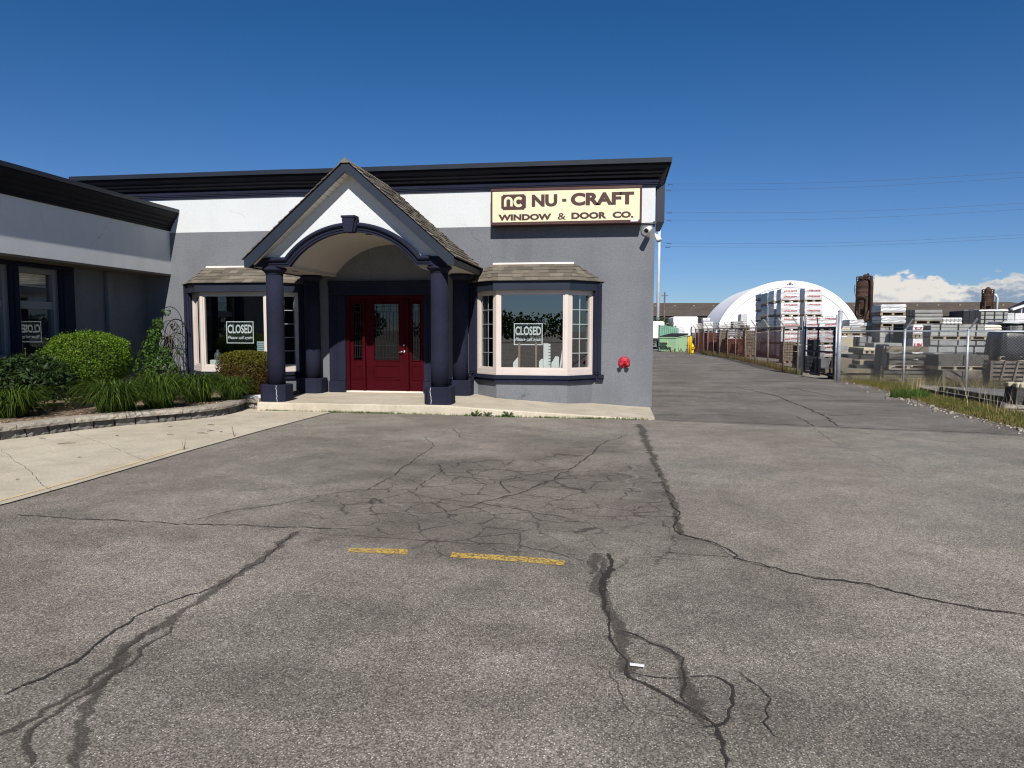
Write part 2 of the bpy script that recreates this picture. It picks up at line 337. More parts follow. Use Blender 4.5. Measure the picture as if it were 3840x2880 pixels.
        o = bpy.data.objects.new(name, me); COL.objects.link(o)
        if parent: o.parent = parent
        ORG[o.name] = og
        return o
def tag(o, label=None, cat=None, group=None, kind=None):
    for k, v in (('label', label), ('category', cat), ('group', group), ('kind', kind)):
        if v: o[k] = v
    return o
def thing(name, loc, label, cat, group=None):
    o = bpy.data.objects.new(name, None); COL.objects.link(o); o.location = loc; o.empty_display_size = 0.1
    ORG[o.name] = Vector(loc); return tag(o, label, cat, group)
KIDS = {}
def copy_tree(o, parent=None, loc=None, label=None, rz=None):
    c = o.copy(); COL.objects.link(c); ORG[c.name] = ORG.get(o.name, Vector())
    if parent: c.parent = parent
    if loc is not None: c.location = loc; ORG[c.name] = Vector(loc)
    if rz is not None: c.rotation_euler = (0, 0, rz)
    if label: c['label'] = label
    for ch in list(o.children): copy_tree(ch, c)
    return c
def text_mesh(txt, bold=0.0, shear=0.0, space=1.0, ext=0.0):
    cu = bpy.data.curves.new('lettering', 'FONT'); cu.body = txt; cu.offset = bold; cu.shear = shear; cu.space_character = space; cu.extrude = ext
    cu.resolution_u = 4
    o = bpy.data.objects.new('lettering_source', cu); COL.objects.link(o)
    bpy.context.view_layer.update(); dg = bpy.context.evaluated_depsgraph_get()
    me = bpy.data.meshes.new_from_object(o.evaluated_get(dg)); COL.objects.unlink(o); bpy.data.objects.remove(o); bpy.data.curves.remove(cu)
    return me
def text(txt, x0, x1, z0, z1, Y, mat, parent, bold=0.02, shear=0.0, space=1.0, thick=0.004, name='lettering', rot=0.0):
    """letters standing in the XZ plane facing -Y, fitted to x0..x1, z0..z1"""
    me = text_mesh(txt, bold, shear, space, 0.5)
    n = len(me.vertices); co = np.empty(n*3); me.vertices.foreach_get('co', co); co = co.reshape(-1, 3)
    a, b = co.min(0), co.max(0); u = (co-a)/np.maximum(b-a, 1e-6)
    w = np.stack([x0+u[:, 0]*(x1-x0), Y-u[:, 2]*thick, z0+u[:, 1]*(z1-z0)], 1)
    if rot:
        cx, cz = (x0+x1)/2, (z0+z1)/2; dx, dz = w[:, 0]-cx, w[:, 2]-cz
        w[:, 0] = cx+dx*math.cos(rot)-dz*math.sin(rot); w[:, 2] = cz+dx*math.sin(rot)+dz*math.cos(rot)
    w -= np.array(ORG.get(parent.name, Vector()) if parent else (0, 0, 0))
    me.vertices.foreach_set('co', w.ravel()); me.materials.clear(); me.materials.append(mat); me.update()
    o = bpy.data.objects.new(name, me); COL.objects.link(o); o.parent = parent; ORG[o.name] = ORG.get(parent.name, Vector()); return o

# ================================================================== GROUND
def M_asphalt(name, base, stone_c, dark=0.0, blotch=0.25, alligator=False, sp=1.0, tone2=None, streak=0.0, band=None):
    a = NT(name); p2 = a.scale(a.pos, (1, 1, 0.0))
    d1 = a.vor(100*sp, 'F1', 'Color', p2); sep = a.n('ShaderNodeSeparateColor'); a.l(d1, sep.inputs[0])
    dist = a.vor(100*sp, 'F1', 'Distance', p2)
    d2 = a.vor(150*sp, 'F1', 'Color', p2); sep2 = a.n('ShaderNodeSeparateColor'); a.l(d2, sep2.inputs[0])
    isst = a.math('MULTIPLY', a.rng(sep.outputs[0], 0.60, 0.75), a.rng(dist, 0.42, 0.30))
    fines = a.rng(sep2.outputs[1], 0.0, 1.0, 0.50, 1.45)
    stv = a.mix(sep.outputs[1], mul(stone_c, 0.7), mul(stone_c, 1.2))
    warp = a.n('ShaderNodeVectorMath', operation='ADD'); a.l(p2, warp.inputs[0]); a.l(a.scale(a.noise(0.8, 3, 0.6, p2, 'Color'), (0.9, 0.9, 0)), warp.inputs[1])
    bl = a.noise(0.55, 5, 0.62, warp.outputs[0]); bl2 = a.noise(2.6, 4, 0.6, p2); bl3 = a.noise(14, 4, 0.7, p2)
    k = a.math('MULTIPLY', a.rng(bl, 0.32, 0.68, 1-blotch, 1+blotch*0.7), a.math('MULTIPLY', a.rng(bl2, 0.3, 0.7, 0.88, 1.12), a.rng(bl3, 0.3, 0.7, 0.90, 1.10)))
    hue = a.mix(a.rng(a.noise(0.35, 3, 0.6, p2), 0.35, 0.65), base, tone2 or mul(base, 1.0))
    v = a.n('ShaderNodeVectorMath', operation='SCALE'); a.l(hue, v.inputs[0]); a.put(v.inputs['Scale'], fines)
    col = a.mix(isst, v.outputs[0], stv)
    bw = a.noise(330, 2, 0.6, p2); col = a.mix(a.rng(bw, 0.60, 0.70), col, mul(base, 0.30))
    if streak:
        st = a.noise(1.0, 4, 0.6, a.scale(warp.outputs[0], (0.35, 1.1, 0)))
        k = a.math('MULTIPLY', k, a.rng(st, 0.52, 0.66, 1.0, 1-streak))
    if alligator:
        sp_ = a.n('ShaderNodeSeparateXYZ'); a.l(p2, sp_.inputs[0])
        ca = gnd(2085, 1850); 
        ex = a.math('DIVIDE', a.math('SUBTRACT', sp_.outputs[0], ca.x), 2.3); ey = a.math('DIVIDE', a.math('SUBTRACT', sp_.outputs[1], ca.y), 1.9)
        rr = a.math('SQRT', a.math('ADD', a.math('MULTIPLY', ex, ex), a.math('MULTIPLY', ey, ey)))
        rr = a.math('ADD', rr, a.rng(a.noise(0.9, 3, 0.6, p2), 0.3, 0.7, -0.45, 0.45))
        mask = a.rng(rr, 1.25, 0.65)
        w2 = a.n('ShaderNodeVectorMath', operation='ADD'); a.l(p2, w2.inputs[0]); a.l(a.scale(a.noise(5, 3, 0.6, p2, 'Color'), (0.16, 0.16, 0)), w2.inputs[1])
        e1 = a.vor(2.9, 'DISTANCE_TO_EDGE', vec=w2.outputs[0]); e2 = a.vor(6.5, 'DISTANCE_TO_EDGE', vec=w2.outputs[0])
        wid = a.rng(a.noise(3.0, 2, 0.6, p2), 0.3, 0.7, 0.006, 0.026)
        c1 = a.rng(e1, a.math('MULTIPLY', wid, 0.5), a.math('MULTIPLY', wid, 1.9), 1.0, 0.0)
        c2 = a.math('MULTIPLY', a.rng(e2, a.math('MULTIPLY', wid, 0.3), a.math('MULTIPLY', wid, 1.3), 0.8, 0.0), a.rng(a.noise(1.6, 2, 0.5, p2), 0.42, 0.58))
        cr = a.math('MULTIPLY', a.math('MAXIMUM', c1, c2), mask)
        col = a.mix(a.math('MULTIPLY', a.rng(rr, 1.7, 0.6), 0.36), col, mul(base, 0.45))
        col = a.mix(a.math('MULTIPLY', cr, 0.78), col, (0.055, 0.046, 0.040))
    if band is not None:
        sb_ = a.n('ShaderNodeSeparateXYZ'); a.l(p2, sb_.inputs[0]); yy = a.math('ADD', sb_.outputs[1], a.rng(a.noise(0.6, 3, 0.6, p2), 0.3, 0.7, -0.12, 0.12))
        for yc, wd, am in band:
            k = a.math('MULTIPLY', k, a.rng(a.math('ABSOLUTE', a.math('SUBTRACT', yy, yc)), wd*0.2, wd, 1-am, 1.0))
    sc = a.n('ShaderNodeVectorMath', operation='SCALE'); a.l(col, sc.inputs[0]); a.put(sc.inputs['Scale'], a.math('MULTIPLY', k, 1-dark))
    a.bump(a.math('ADD', a.math('MULTIPLY', dist, -0.6), a.math('MULTIPLY', a.noise(260, 2, 0.6, p2), 0.6)), 0.45, 0.008)
    return a.done(sc.outputs[0], 0.88, 0.25)
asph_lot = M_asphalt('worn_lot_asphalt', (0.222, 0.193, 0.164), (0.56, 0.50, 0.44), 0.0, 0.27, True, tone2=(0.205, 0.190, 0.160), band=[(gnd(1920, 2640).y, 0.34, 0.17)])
asph_right = M_asphalt('pale_speckled_asphalt', (0.234, 0.205, 0.170), (0.57, 0.51, 0.44), 0.0, 0.17, tone2=(0.216, 0.203, 0.172))
asph_drive = M_asphalt('dark_driveway_asphalt', (0.168, 0.153, 0.133), (0.33, 0.30, 0.265), 0.0, 0.22, streak=0.28)
asph_far = M_asphalt('far_yard_asphalt', (0.16, 0.155, 0.15), (0.30, 0.29, 0.28), 0.0, 0.25)
a = NT('dusty_gravel'); g1 = a.noise(0.25, 5, 0.65); g2 = a.vor(30, 'F1', 'Color'); s_ = a.n('ShaderNodeSeparateColor'); a.l(g2, s_.inputs[0])
gv = a.n('ShaderNodeVectorMath', operation='SCALE'); a.l(a.mix(g1, (0.20, 0.18, 0.155), (0.30, 0.28, 0.245)), gv.inputs[0]); a.put(gv.inputs['Scale'], a.rng(s_.outputs[0], 0, 1, 0.7, 1.3))
a.bump(a.noise(60, 3), 0.4, 0.02); gravel = a.done(gv.outputs[0], 0.95, 0.2)
a = NT('pale_concrete'); c1 = a.noise(0.8, 5, 0.6); c2 = a.noise(230, 2, 0.7); c3 = a.noise(2.0, 5, 0.65, a.scale(a.pos, (1, 1, 1)))
cv = a.n('ShaderNodeVectorMath', operation='SCALE'); a.l(a.mix(a.rng(c1, 0.3, 0.7), (0.455, 0.40, 0.308), (0.53, 0.475, 0.378)), cv.inputs[0])
a.put(cv.inputs['Scale'], a.math('MULTIPLY', a.math('MULTIPLY', a.rng(c2, 0.3, 0.7, 0.78, 1.2), a.rng(a.noise(40, 3, 0.7), 0.3, 0.7, 0.9, 1.1)), a.rng(c3, 0.35, 0.75, 1.06, 0.84))); a.bump(c2, 0.3, 0.004)
concrete = a.done(cv.outputs[0], 0.92, 0.25)
a = NT('worn_yellow_line'); m1 = a.noise(55, 3, 0.7); m2 = a.noise(6, 4, 0.6)
tr = a.n('ShaderNodeBsdfTransparent'); mx = a.n('ShaderNodeMixShader'); a.done((0.60, 0.40, 0.095), 0.85, 0.2)
a.l(a.math('MULTIPLY', a.math('MULTIPLY', a.rng(m1, 0.38, 0.54), a.rng(m2, 0.28, 0.44)), 0.92), mx.inputs[0]); a.l(tr.outputs[0], mx.inputs[1]); a.l(a.b.outputs[0], mx.inputs[2]); a.l(mx.outputs[0], a.o.inputs[0]); yel_line = a.m
def M_crack(name, c, cut, mx_a):
    a = NT(name); e = a.attr('edge'); n1 = a.noise(48, 5, 0.75); n2 = a.noise(5, 3, 0.6); n3 = a.vor(110, 'F1', 'Distance')
    v = a.math('ADD', e, a.math('MULTIPLY', a.math('SUBTRACT', n1, 0.5), 1.9)); v = a.math('ADD', v, a.math('MULTIPLY', a.math('SUBTRACT', n2, 0.5), 0.7))
    al = a.math('MULTIPLY', a.math('MULTIPLY', a.rng(v, cut, cut+0.30), mx_a), a.rng(n3, 0.12, 0.42, 0.45, 1.0))
    f = a.noise(160, 3, 0.7); a.done(a.mix(a.rng(f, 0.35, 0.65), mul(c, 0.5), mul(c, 1.5)), 0.95, 0.2)
    tr = a.n('ShaderNodeBsdfTransparent'); m = a.n('ShaderNodeMixShader'); a.l(al, m.inputs[0]); a.l(tr.outputs[0], m.inputs[1]); a.l(a.b.outputs[0], m.inputs[2]); a.l(m.outputs[0], a.o.inputs[0]); return a.m
crack_dark = M_crack('dark_crack', (0.040, 0.036, 0.033), 0.45, 0.95)
crack_thin = M_crack('thin_crack', (0.072, 0.064, 0.056), 0.46, 0.70)
crack_stain = M_crack('crack_stain', (0.080, 0.071, 0.061), 0.42, 0.55)
crack_white = M_crack('white_mineral_crack', (0.36, 0.335, 0.305), 0.78, 0.55)

def sheet(name, mat, xs, ys, dz, kind='structure', cell=0.5, inside=None):
    x0, x1 = xs; y0, y1 = ys; nx, ny = max(2, int((x1-x0)/cell)+1), max(2, int((y1-y0)/cell)+1)
    X = np.linspace(x0, x1, nx); Y = np.linspace(y0, y1, ny); b = MB()
    v = [(x, y, gh(x, y)+dz) for y in Y for x in X]
    f = [(j*nx+i, j*nx+i+1, (j+1)*nx+i+1, (j+1)*nx+i) for j in range(ny-1) for i in range(nx-1)]
    b.add(v, f); o = b.build(name, mat); tag(o, kind=kind); return o
def strip(name, mat, left, right, dz, n=40, kind='structure', parent=None):
    """sheet between two ground polylines"""
    def at(pl, t):
        d = [0]
        for p, q in zip(pl, pl[1:]): d.append(d[-1]+math.dist(p[:2], q[:2]))
        s = t*d[-1]
        for i in range(len(pl)-1):
            if s <= d[i+1]+1e-9:
                u = (s-d[i])/max(1e-9, d[i+1]-d[i]); return (pl[i][0]+(pl[i+1][0]-pl[i][0])*u, pl[i][1]+(pl[i+1][1]-pl[i][1])*u)
        return pl[-1][:2]
    m = 12; b = MB(); v = []
    for i in range(n+1):
        p, q = at(left, i/n), at(right, i/n)
        for j in range(m+1):
            x, y = p[0]+(q[0]-p[0])*j/m, p[1]+(q[1]-p[1])*j/m; v.append((x, y, gh(x, y)+dz))
    f = [(i*(m+1)+j, i*(m+1)+j+1, (i+1)*(m+1)+j+1, (i+1)*(m+1)+j) for i in range(n) for j in range(m)]
    b.add(v, f); o = b.build(name, mat, parent); 
    if kind: tag(o, kind=kind)
    return o
g = MB(); q = 3000; g.add([(-q, -q, -0.085), (q, -q, -0.085), (q, q, -0.085), (-q, q, -0.085)], [(0, 1, 2, 3)]); tag(g.build('ground', gravel), kind='structure')
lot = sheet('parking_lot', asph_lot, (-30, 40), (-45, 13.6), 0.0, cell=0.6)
# right part of the lot, laid later, in paler asphalt; its left joint is the long crack
jx = [(2412, 1578), (2432, 1685), (2472, 1772), (2501, 1836), (2524, 1893), (2542, 1963), (2553, 2006), (2620, 2018), (2700, 2050), (2752, 2097), (2986, 2155), (3214, 2188), (3507, 2253), (3840, 2311), (4300, 2400)]
J = [gnd(*p)[:2] for p in jx]
R = [(p[0]+30, p[1]+0.0) for p in J]
dl = [gnd(2452, 1577), gnd(2700, 1585), gnd(3000, 1598), gnd(3300, 1612), gnd(3600, 1621), gnd(3840, 1632), gnd(4400, 1660)]
tops = [(p[0], p[1]) for p in dl]
b_ = MB(); n_ = 60
def interp(pl, t):
    d = [0]
    for p, q in zip(pl, pl[1:]): d.append(d[-1]+math.dist(p[:2], q[:2]))
    s = t*d[-1]
    for i in range(len(pl)-1):
        if s <= d[i+1]+1e-9:
            u = (s-d[i])/max(1e-9, d[i+1]-d[i]); return (pl[i][0]+(pl[i+1][0]-pl[i][0])*u, pl[i][1]+(pl[i+1][1]-pl[i][1])*u)
    return tuple(pl[-1][:2])
strip('lot_patch', asph_right, J, tops+[(40, 9.0)], 0.004, n=60)
# dark driveway along the building's right side
dr_edge = [(3142, 1434), (3250, 1447), (3390, 1489), (3480, 1521), (3600, 1554), (3740, 1590), (3840, 1614), (4400, 1700)]
DR = [gnd(*p)[:2] for p in dr_edge]
fpx = [(2989, 1403), (2935, 1394), (2878, 1378), (2831, 1367), (2793, 1358), (2757, 1349), (2727, 1343), (2697, 1338), (2674, 1335), (2653, 1331), (2636, 1329), (2620, 1323), (2606, 1320)]
FP = [gnd(*p)[:2] for p in fpx]
dleft = [(0.72, 13.0), (0.72, 62.0)]
dright = [tops[-1]]+DR[::-1]+[tuple(FP[0])]+[tuple(p) for p in FP[1:]]
# lower edge follows the joint, upper part runs back between wall and fence
low = [tuple(t) for t in tops]
strip('driveway', asph_drive, low[:1]+[(0.72, 15.2), (0.72, 60.0)], [low[-1]]+DR[::-1][1:]+[tuple(p) for p in FP]+[(FP[-1][0]-0.2, 62.0)], 0.004, n=90)
bj = MB()
for p, q in zip(low, low[1:]): pass
sheet('yard_paving', asph_far, (9.0, 34.0), (14.5, 22.0), -0.012, cell=1.5)
# concrete walk by the planting bed
cw_out = [(-60, 1912), (0, 1899), (300, 1814), (706, 1694), (984, 1616), (1120, 1580), (1252, 1545)]
CW = [gnd(*p)[:2] for p in cw_out]
cw_in = [(-60, 1652), (0, 1646), (260, 1612), (521, 1586), (781, 1562), (905, 1536), (985, 1526)]
CI = [gnd(*p)[:2] for p in cw_in]
CWo = [(CW[0][0]-2.6, CW[0][1]-6.5)]+[tuple(p) for p in CW]; CIn = [(CI[0][0]-2.0, CI[0][1]-6.0)]+[(p[0]-0.5, p[1]+0.3) for p in CI[:-1]]+[(-6.75, 12.72)]
walk = strip('sidewalk', concrete, CWo, CIn, 0.012, n=60)
yl = [gnd(*p)[:2] for p in [(0, 1886), (300, 1803), (480, 1750), (706, 1683)]]
yl2 = [(p[0]-0.045, p[1]+0.035) for p in yl]
strip('edge_line', M_plain('faded_yellow_edge', (0.56, 0.45, 0.24), 0.9, 0.12, 3), yl, yl2, 0.016, n=30, parent=walk, kind=None)
def yline(px, name='parking_line'):
    P = [gnd(*p, 0.005) for p in px]; b = MB(); b.add(P, [(0, 1, 2, 3)]); return b.build(name, yel_line, lot)
yline([(1305, 2072), (1529, 2082), (1529, 2061), (1309, 2058)])
yline([(1688, 2091), (1975, 2111), (1983, 2091), (1697, 2073)]); yline([(1980, 2112), (2113, 2123), (2119, 2105), (1986, 2091)])
# cracks: ribbons lying on the paving
CZ = [0]
def crack(px, w, mat, jit=0.35, parent=lot, seg=0.05, dz=0.008, name='crack'):
    CZ[0] += 1; dz = dz-0.003+CZ[0]*0.00006; kk = {crack_thin: .50, crack_dark: .40, crack_stain: .62}.get(mat, .7); w = [x*kk for x in w] if not isinstance(w, (int, float)) else w*kk
    P = [gnd(*p)[:2] for p in px]; L = sum(math.dist(p, q) for p, q in zip(P, P[1:])); n = max(6, int(L/seg))
    n = min(n, 400); pts = [Vector(interp(P, i/n)) for i in range(n+1)]; r = random.Random(len(px)*31+int(px[0][0])); off = 0.0
    v, e = [], []; f = []
    for i, p in enumerate(pts):
        d = (pts[min(i+1, n)]-pts[max(i-1, 0)]).normalized(); nn = Vector((-d.y, d.x)); t = i/n
        ww = w if isinstance(w, (int, float)) else (w[0]+(w[1]-w[0])*t if len(w) == 2 else np.interp(t, np.linspace(0, 1, len(w)), w))
        off = 0.72*off+r.uniform(-1, 1)*.020*(.5+jit*1.4); ww *= r.uniform(0.55, 1.45)
        if i in (0, n): ww *= 0.3
        for k, ed in ((-1.5, 0.0), (-0.5, 0.75), (0, 1.0), (0.5, 0.75), (1.5, 0.0)):
            q = p+nn*(off+k*ww); v.append((q.x, q.y, gh(q.x, q.y)+dz)); e.append(ed)
        if i:
            for j in range(4): o = (i-1)*5+j; f.append((o, o+1, o+6, o+5))
    me = bpy.data.meshes.new(name); me.from_pydata(v, [], f); me.materials.append(mat)
    at = me.attributes.new('edge', 'FLOAT', 'POINT'); at.data.foreach_set('value', np.array(e, dtype=np.float32)); me.update()
    o = bpy.data.objects.new(name, me); COL.objects.link(o); o.parent = parent; ORG[o.name] = Vector(); return o
D_ = lambda l: [(x*1.736, y*1.736) for x, y in l]
crack(D_([(40, 1112), (150, 1120), (300, 1128), (430, 1133), (560, 1137), (660, 1140), (760, 1144)]), (0.02, 0.028, 0.02), crack_dark)
crack([(1123, 1992), (955, 2113), (810, 2206), (720, 2262), (637, 2333), (470, 2420), (380, 2560), (320, 2700), (270, 2890)], (0.05, 0.075, 0.07, 0.05, 0.05, 0.04), crack_stain, 0.5)
crack([(1123, 1992), (955, 2113), (810, 2206)], (0.012, 0.016, 0.014), crack_dark, 0.5)
crack([(0, 2770), (200, 2640), (420, 2480), (600, 2350)], (0.03, 0.05, 0.03), crack_thin, 0.6); crack([(90, 2880), (160, 2740), (330, 2600), (520, 2440), (640, 2340)], (0.03, 0.03, 0.02), crack_thin, 0.6)
crack([(810, 2206), (579, 2275), (498, 2316), (405, 2385), (312, 2455), (180, 2525), (0, 2604)], (0.018, 0.024, 0.030), crack_dark)
crack([(717, 1960), (868, 1917), (1059, 1890), (1170, 1866), (1280, 1847), (1378, 1841), (1517, 1754), (1621, 1674), (1600, 1640)], (0.016, 0.022, 0.014), crack_thin)
crack([(2397, 1592), (2432, 1685), (2472, 1772), (2501, 1836), (2524, 1893), (2542, 1963), (2552, 2005)], (0.13, 0.12, 0.08, 0.06, 0.04), crack_stain, 0.15)
crack([(2501, 1836), (2524, 1893), (2542, 1963), (2553, 2009), (2660, 2031), (2732, 2064), (2752, 2097), (2856, 2123), (2986, 2155), (3214, 2188), (3344, 2214), (3507, 2253), (3604, 2279), (3702, 2292), (3840, 2311), (4000, 2345)], (0.020, 0.028, 0.030, 0.026), crack_dark, 0.4)
crack([(2460, 2066), (2560, 2080), (2680, 2090), (2752, 2097)], (0.012, 0.02), crack_thin)
crack([(2238, 2076), (2241, 2136), (2229, 2194), (2264, 2252), (2290, 2310), (2306, 2368), (2324, 2427), (2350, 2500), (2362, 2532)], (0.10, 0.12, 0.08, 0.07, 0.06), crack_stain, 0.15)
crack([(2275, 2076), (2282, 2136), (2275, 2194), (2262, 2225)], (0.05, 0.07, 0.04), crack_dark, 0.2)
crack([(2241, 2136), (2264, 2252), (2306, 2368), (2324, 2427), (2362, 2532), (2438, 2589), (2533, 2646), (2647, 2731), (2704, 2807), (2737, 2885)], (0.03, 0.045, 0.022, 0.02, 0.03, 0.035), crack_dark, 0.3)
crack([(2306, 2368), (2419, 2399), (2514, 2441), (2561, 2475), (2552, 2551), (2571, 2627), (2656, 2722)], (0.018, 0.035, 0.06, 0.07, 0.06), crack_stain, 0.25)
crack([(2306, 2368), (2419, 2399), (2514, 2441), (2561, 2475), (2552, 2551), (2575, 2640)], (0.014, 0.018, 0.02), crack_dark)
crack([(2640, 2722), (2704, 2731), (2740, 2680), (2751, 2646), (2732, 2589), (2694, 2541), (2590, 2536), (2457, 2532), (2367, 2522)], (0.035, 0.022, 0.012, 0.010), crack_dark)
crack([(2775, 2517), (2837, 2570), (2880, 2627), (2898, 2679), (2875, 2712), (2890, 2770)], (0.008, 0.014, 0.010), crack_dark)
crack([(2420, 2660), (2520, 2690), (2640, 2735)], 0.008, crack_thin); crack([(2300, 2520), (2330, 2600), (2388, 2690)], 0.008, crack_thin)
crack([(1100, 2000), (1280, 2009), (1482, 2018), (1685, 2035), (1917, 2041), (1974, 2050), (2119, 2085), (2206, 2108)], (0.010, 0.016, 0.014), crack_thin)
crack([(1662, 1784), (1882, 1804), (2061, 1769), (2148, 1755), (2212, 1708), (2252, 1668), (2351, 1633)], (0.020, 0.026, 0.022), crack_thin)
crack([(1640, 1740), (1662, 1784)], 0.02, crack_thin); crack([(1882, 1804), (1888, 1830), (1915, 1850)], 0.02, crack_thin)
crack([(1558, 1928), (1680, 1922), (1801, 1888), (1917, 1859), (2055, 1812), (2148, 1755)], (0.014, 0.03, 0.024), crack_thin)
crack([(1600, 1860), (1700, 1880), (1801, 1888), (1905, 1905), (2060, 1930), (2200, 1962)], (0.012, 0.02, 0.014), crack_thin)
crack([(1250, 1900), (1400, 1880), (1560, 1840), (1640, 1770)], 0.014, crack_thin)
crack([(1700, 1610), (1726, 1630), (1730, 1642)], 0.018, crack_thin); crack([(2100, 1678), (2180, 1680), (2330, 1676)], 0.018, crack_thin)
crack([(2403, 1685), (2345, 1743), (2380, 1784), (2339, 1812), (2403, 1847)], 0.12, crack_white, 0.8); crack([(2290, 1765), (2380, 1784), (2440, 1790)], 0.07, crack_white, 0.6)
crack([(1442, 1870), (1480, 1895), (1545, 1912)], 0.10, crack_white, 0.8); crack([(1240, 1930), (1330, 1925), (1420, 1900), (1540, 1930), (1700, 1930)], 0.06, crack_white, 0.6)
crack([(2264, 2061), (2380, 2056), (2472, 2041)], 0.03, crack_white, 0.4); crack([(2245, 2090), (2250, 2150), (2235, 2200)], 0.03, crack_white, 0.5)
for jp in ([(860, 1574), (960, 1576), (1090, 1578)], [(600, 1590), (800, 1618), (905, 1638)], [(260, 1626), (420, 1680), (560, 1738)], [(0, 1690), (120, 1780), (190, 1850)]): crack(jp, 0.007, crack_thin, 0.02, walk, 0.06, 0.018, 'control_joint')
drv = bpy.data.objects['driveway']
crack([(2760, 1452), (2908, 1485), (3018, 1530), (3097, 1563), (3140, 1600)], (0.04, 0.08, 0.07, 0.05), crack_thin, 0.4, drv)
crack([(3051, 1604), (3100, 1640), (3162, 1680), (3279, 1712), (3340, 1742), (3409, 1778)], (0.014, 0.012, 0.006), crack_thin, 0.5)
crack([(2990, 1565), (3020, 1580), (3050, 1600)], 0.04, crack_thin, 0.4, drv); crack([(3100, 1560), (3240, 1556)], 0.05, crack_thin, 0.3, drv)
crack([(2940, 1450), (3040, 1470), (3130, 1488)], 0.06, crack_thin, 0.3, drv); crack([(2880, 1482), (3060, 1484)], 0.07, crack_thin, 0.3, drv)
crack([(2440, 1575), (2700, 1584), (3000, 1596), (3300, 1611), (3600, 1621), (3840, 1632)], (0.03, 0.05, 0.06, 0.05), crack_dark, 0.15, drv)
# concrete step in front of the facade, running out to nothing at the right
def zs(x): return 0.165 if x < -3.1 else max(gh(0.7, 15)+0.004, 0.165-(x+3.1)*0.0605)
st = MB(); xs_ = [-6.78, -6.0, -5.0, -4.0, -3.1, -2.5, -2.0, -1.4, -0.8, -0.2, 0.3, 0.70]
yf = lambda x: 12.62+0.36*sst(x, -3, 0.7)
rings = [[(x, yf(x)-0.012, gh(x, yf(x))-0.10), (x, yf(x), zs(x)-0.02), (x, yf(x)+0.02, zs(x)), (x, 14.0, zs(x)), (x, 15.4, zs(x)), (x, 15.4, -0.2)] for x in xs_]
st.loft(rings); tag(st.build('entrance_step', concrete), kind='structure')
step = bpy.data.objects['entrance_step']

# ================================================================== SHOP BUILDING
D = 15.1
bld = thing('shop_building', (-4.0, D, 0), 'grey stucco shop building with white band, navy cornices, gabled entrance porch and low left wing', 'building')
def rects(mb, xs, zs_, holes, y0, y1, **k):
    """wall of boxes between x and z break lines, leaving out the holes"""
    xb = sorted(set([xs[0], xs[1]]+[h[0] for h in holes]+[h[1] for h in holes]))
    for a_, b_ in zip(xb, xb[1:]):
        zb = [zs_[0]]
        hs = sorted([h for h in holes if h[0] <= a_ and h[1] >= b_], key=lambda h: h[2])
        cur = zs_[0]
        for h in hs: mb.box(a_, b_, y0, y1, cur, h[2], **k); cur = h[3]
        mb.box(a_, b_, y0, y1, cur, zs_[1], **k)
HOLES = [(-9.52, -7.20, 0.66, 2.40), (-5.957, -4.179, 0.165, 2.31), (-2.85, -0.66, 0.66, 2.40)]
w = MB(); rects(w, (-12.4, 0.735), (-0.3, 3.75), HOLES, D, D+0.28)
w.box(0.455, 0.735, D+0.28, 44.0, -0.3, 3.75); w.build('wall', stucco_grey, bld)
w = MB(); w.box(-12.4, 0.735, D, D+0.28, 3.75, 4.99); w.box(0.455, 0.735, D+0.28, 44, 3.75, 4.99); w.build('white_wall_band', stucco_white, bld)
w = MB(); w.box(-24, 0.455, D+0.28, 44, 4.55, 4.7); w.build('flat_roof', flash, bld)
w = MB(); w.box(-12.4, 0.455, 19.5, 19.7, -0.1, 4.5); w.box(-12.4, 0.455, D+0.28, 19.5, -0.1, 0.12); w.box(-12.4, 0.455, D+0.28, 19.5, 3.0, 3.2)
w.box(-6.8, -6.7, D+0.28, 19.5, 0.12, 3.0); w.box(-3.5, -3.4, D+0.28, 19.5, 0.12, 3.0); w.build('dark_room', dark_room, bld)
# cornice profile: (out, z)
PROF = [(0.0, 4.50), (0.035, 4.50), (0.035, 4.535), (0.05, 4.54), (0.05, 4.565), (0.062, 4.57), (0.062, 4.645), (0.09, 4.665), (0.12, 4.675), (0.13, 4.72), (0.165, 4.745), (0.175, 4.79), (0.215, 4.815), (0.25, 4.875), (0.262, 4.915), (0.285, 4.915)]
FL = [(0.262, 4.918), (0.30, 4.918), (0.305, 5.012), (0.0, 5.02)]
def run(prof, path):
    rings = []
    for (x, y, ox, oy, dz) in path: rings.append([(x+o*ox, y+o*oy, z+dz) for o, z in prof])
    m = MB(); m.loft(rings, closed=True); return m
pth = [(-12.4, D, 0, -1, 0.0), (-7.2, D, 0, -1, 0.006), (-6.9, D, 0, -1, 0.0), (-2.5, D, 0, -1, 0.004), (0.735, D, 1, -1, 0.0), (0.735, 17.0, 1, 0, 0.0)]
c = run(PROF[7:]+[(0.0, 4.915), (0.0, 4.647)], pth).build('cornice', [navy_cornice], bld)
run([(0.0, 4.50), (0.035, 4.50), (0.035, 4.535), (0.05, 4.54), (0.05, 4.565), (0.062, 4.572), (0.062, 4.646), (0.0, 4.646)], pth).build('frieze_moulding', stucco_navy, bld)
run(FL, pth).build('roof_flashing', flash, c)
w = MB(); w.prism([(0.76, D-0.0+0.12), (0.93, D+0.12), (0.93, D+0.30), (0.76, D+0.30)], 2, 3.80, 4.56)
w.loft([[(0.76, D+.12, 3.80), (0.93, D+.12, 3.80), (0.93, D+.3, 3.80), (0.76, D+.3, 3.80)], [(0.76, D+.17, 3.62), (0.85, D+.17, 3.62), (0.85, D+.25, 3.62), (0.76, D+.25, 3.62)]])
w.build('conductor_head', flash, bld)
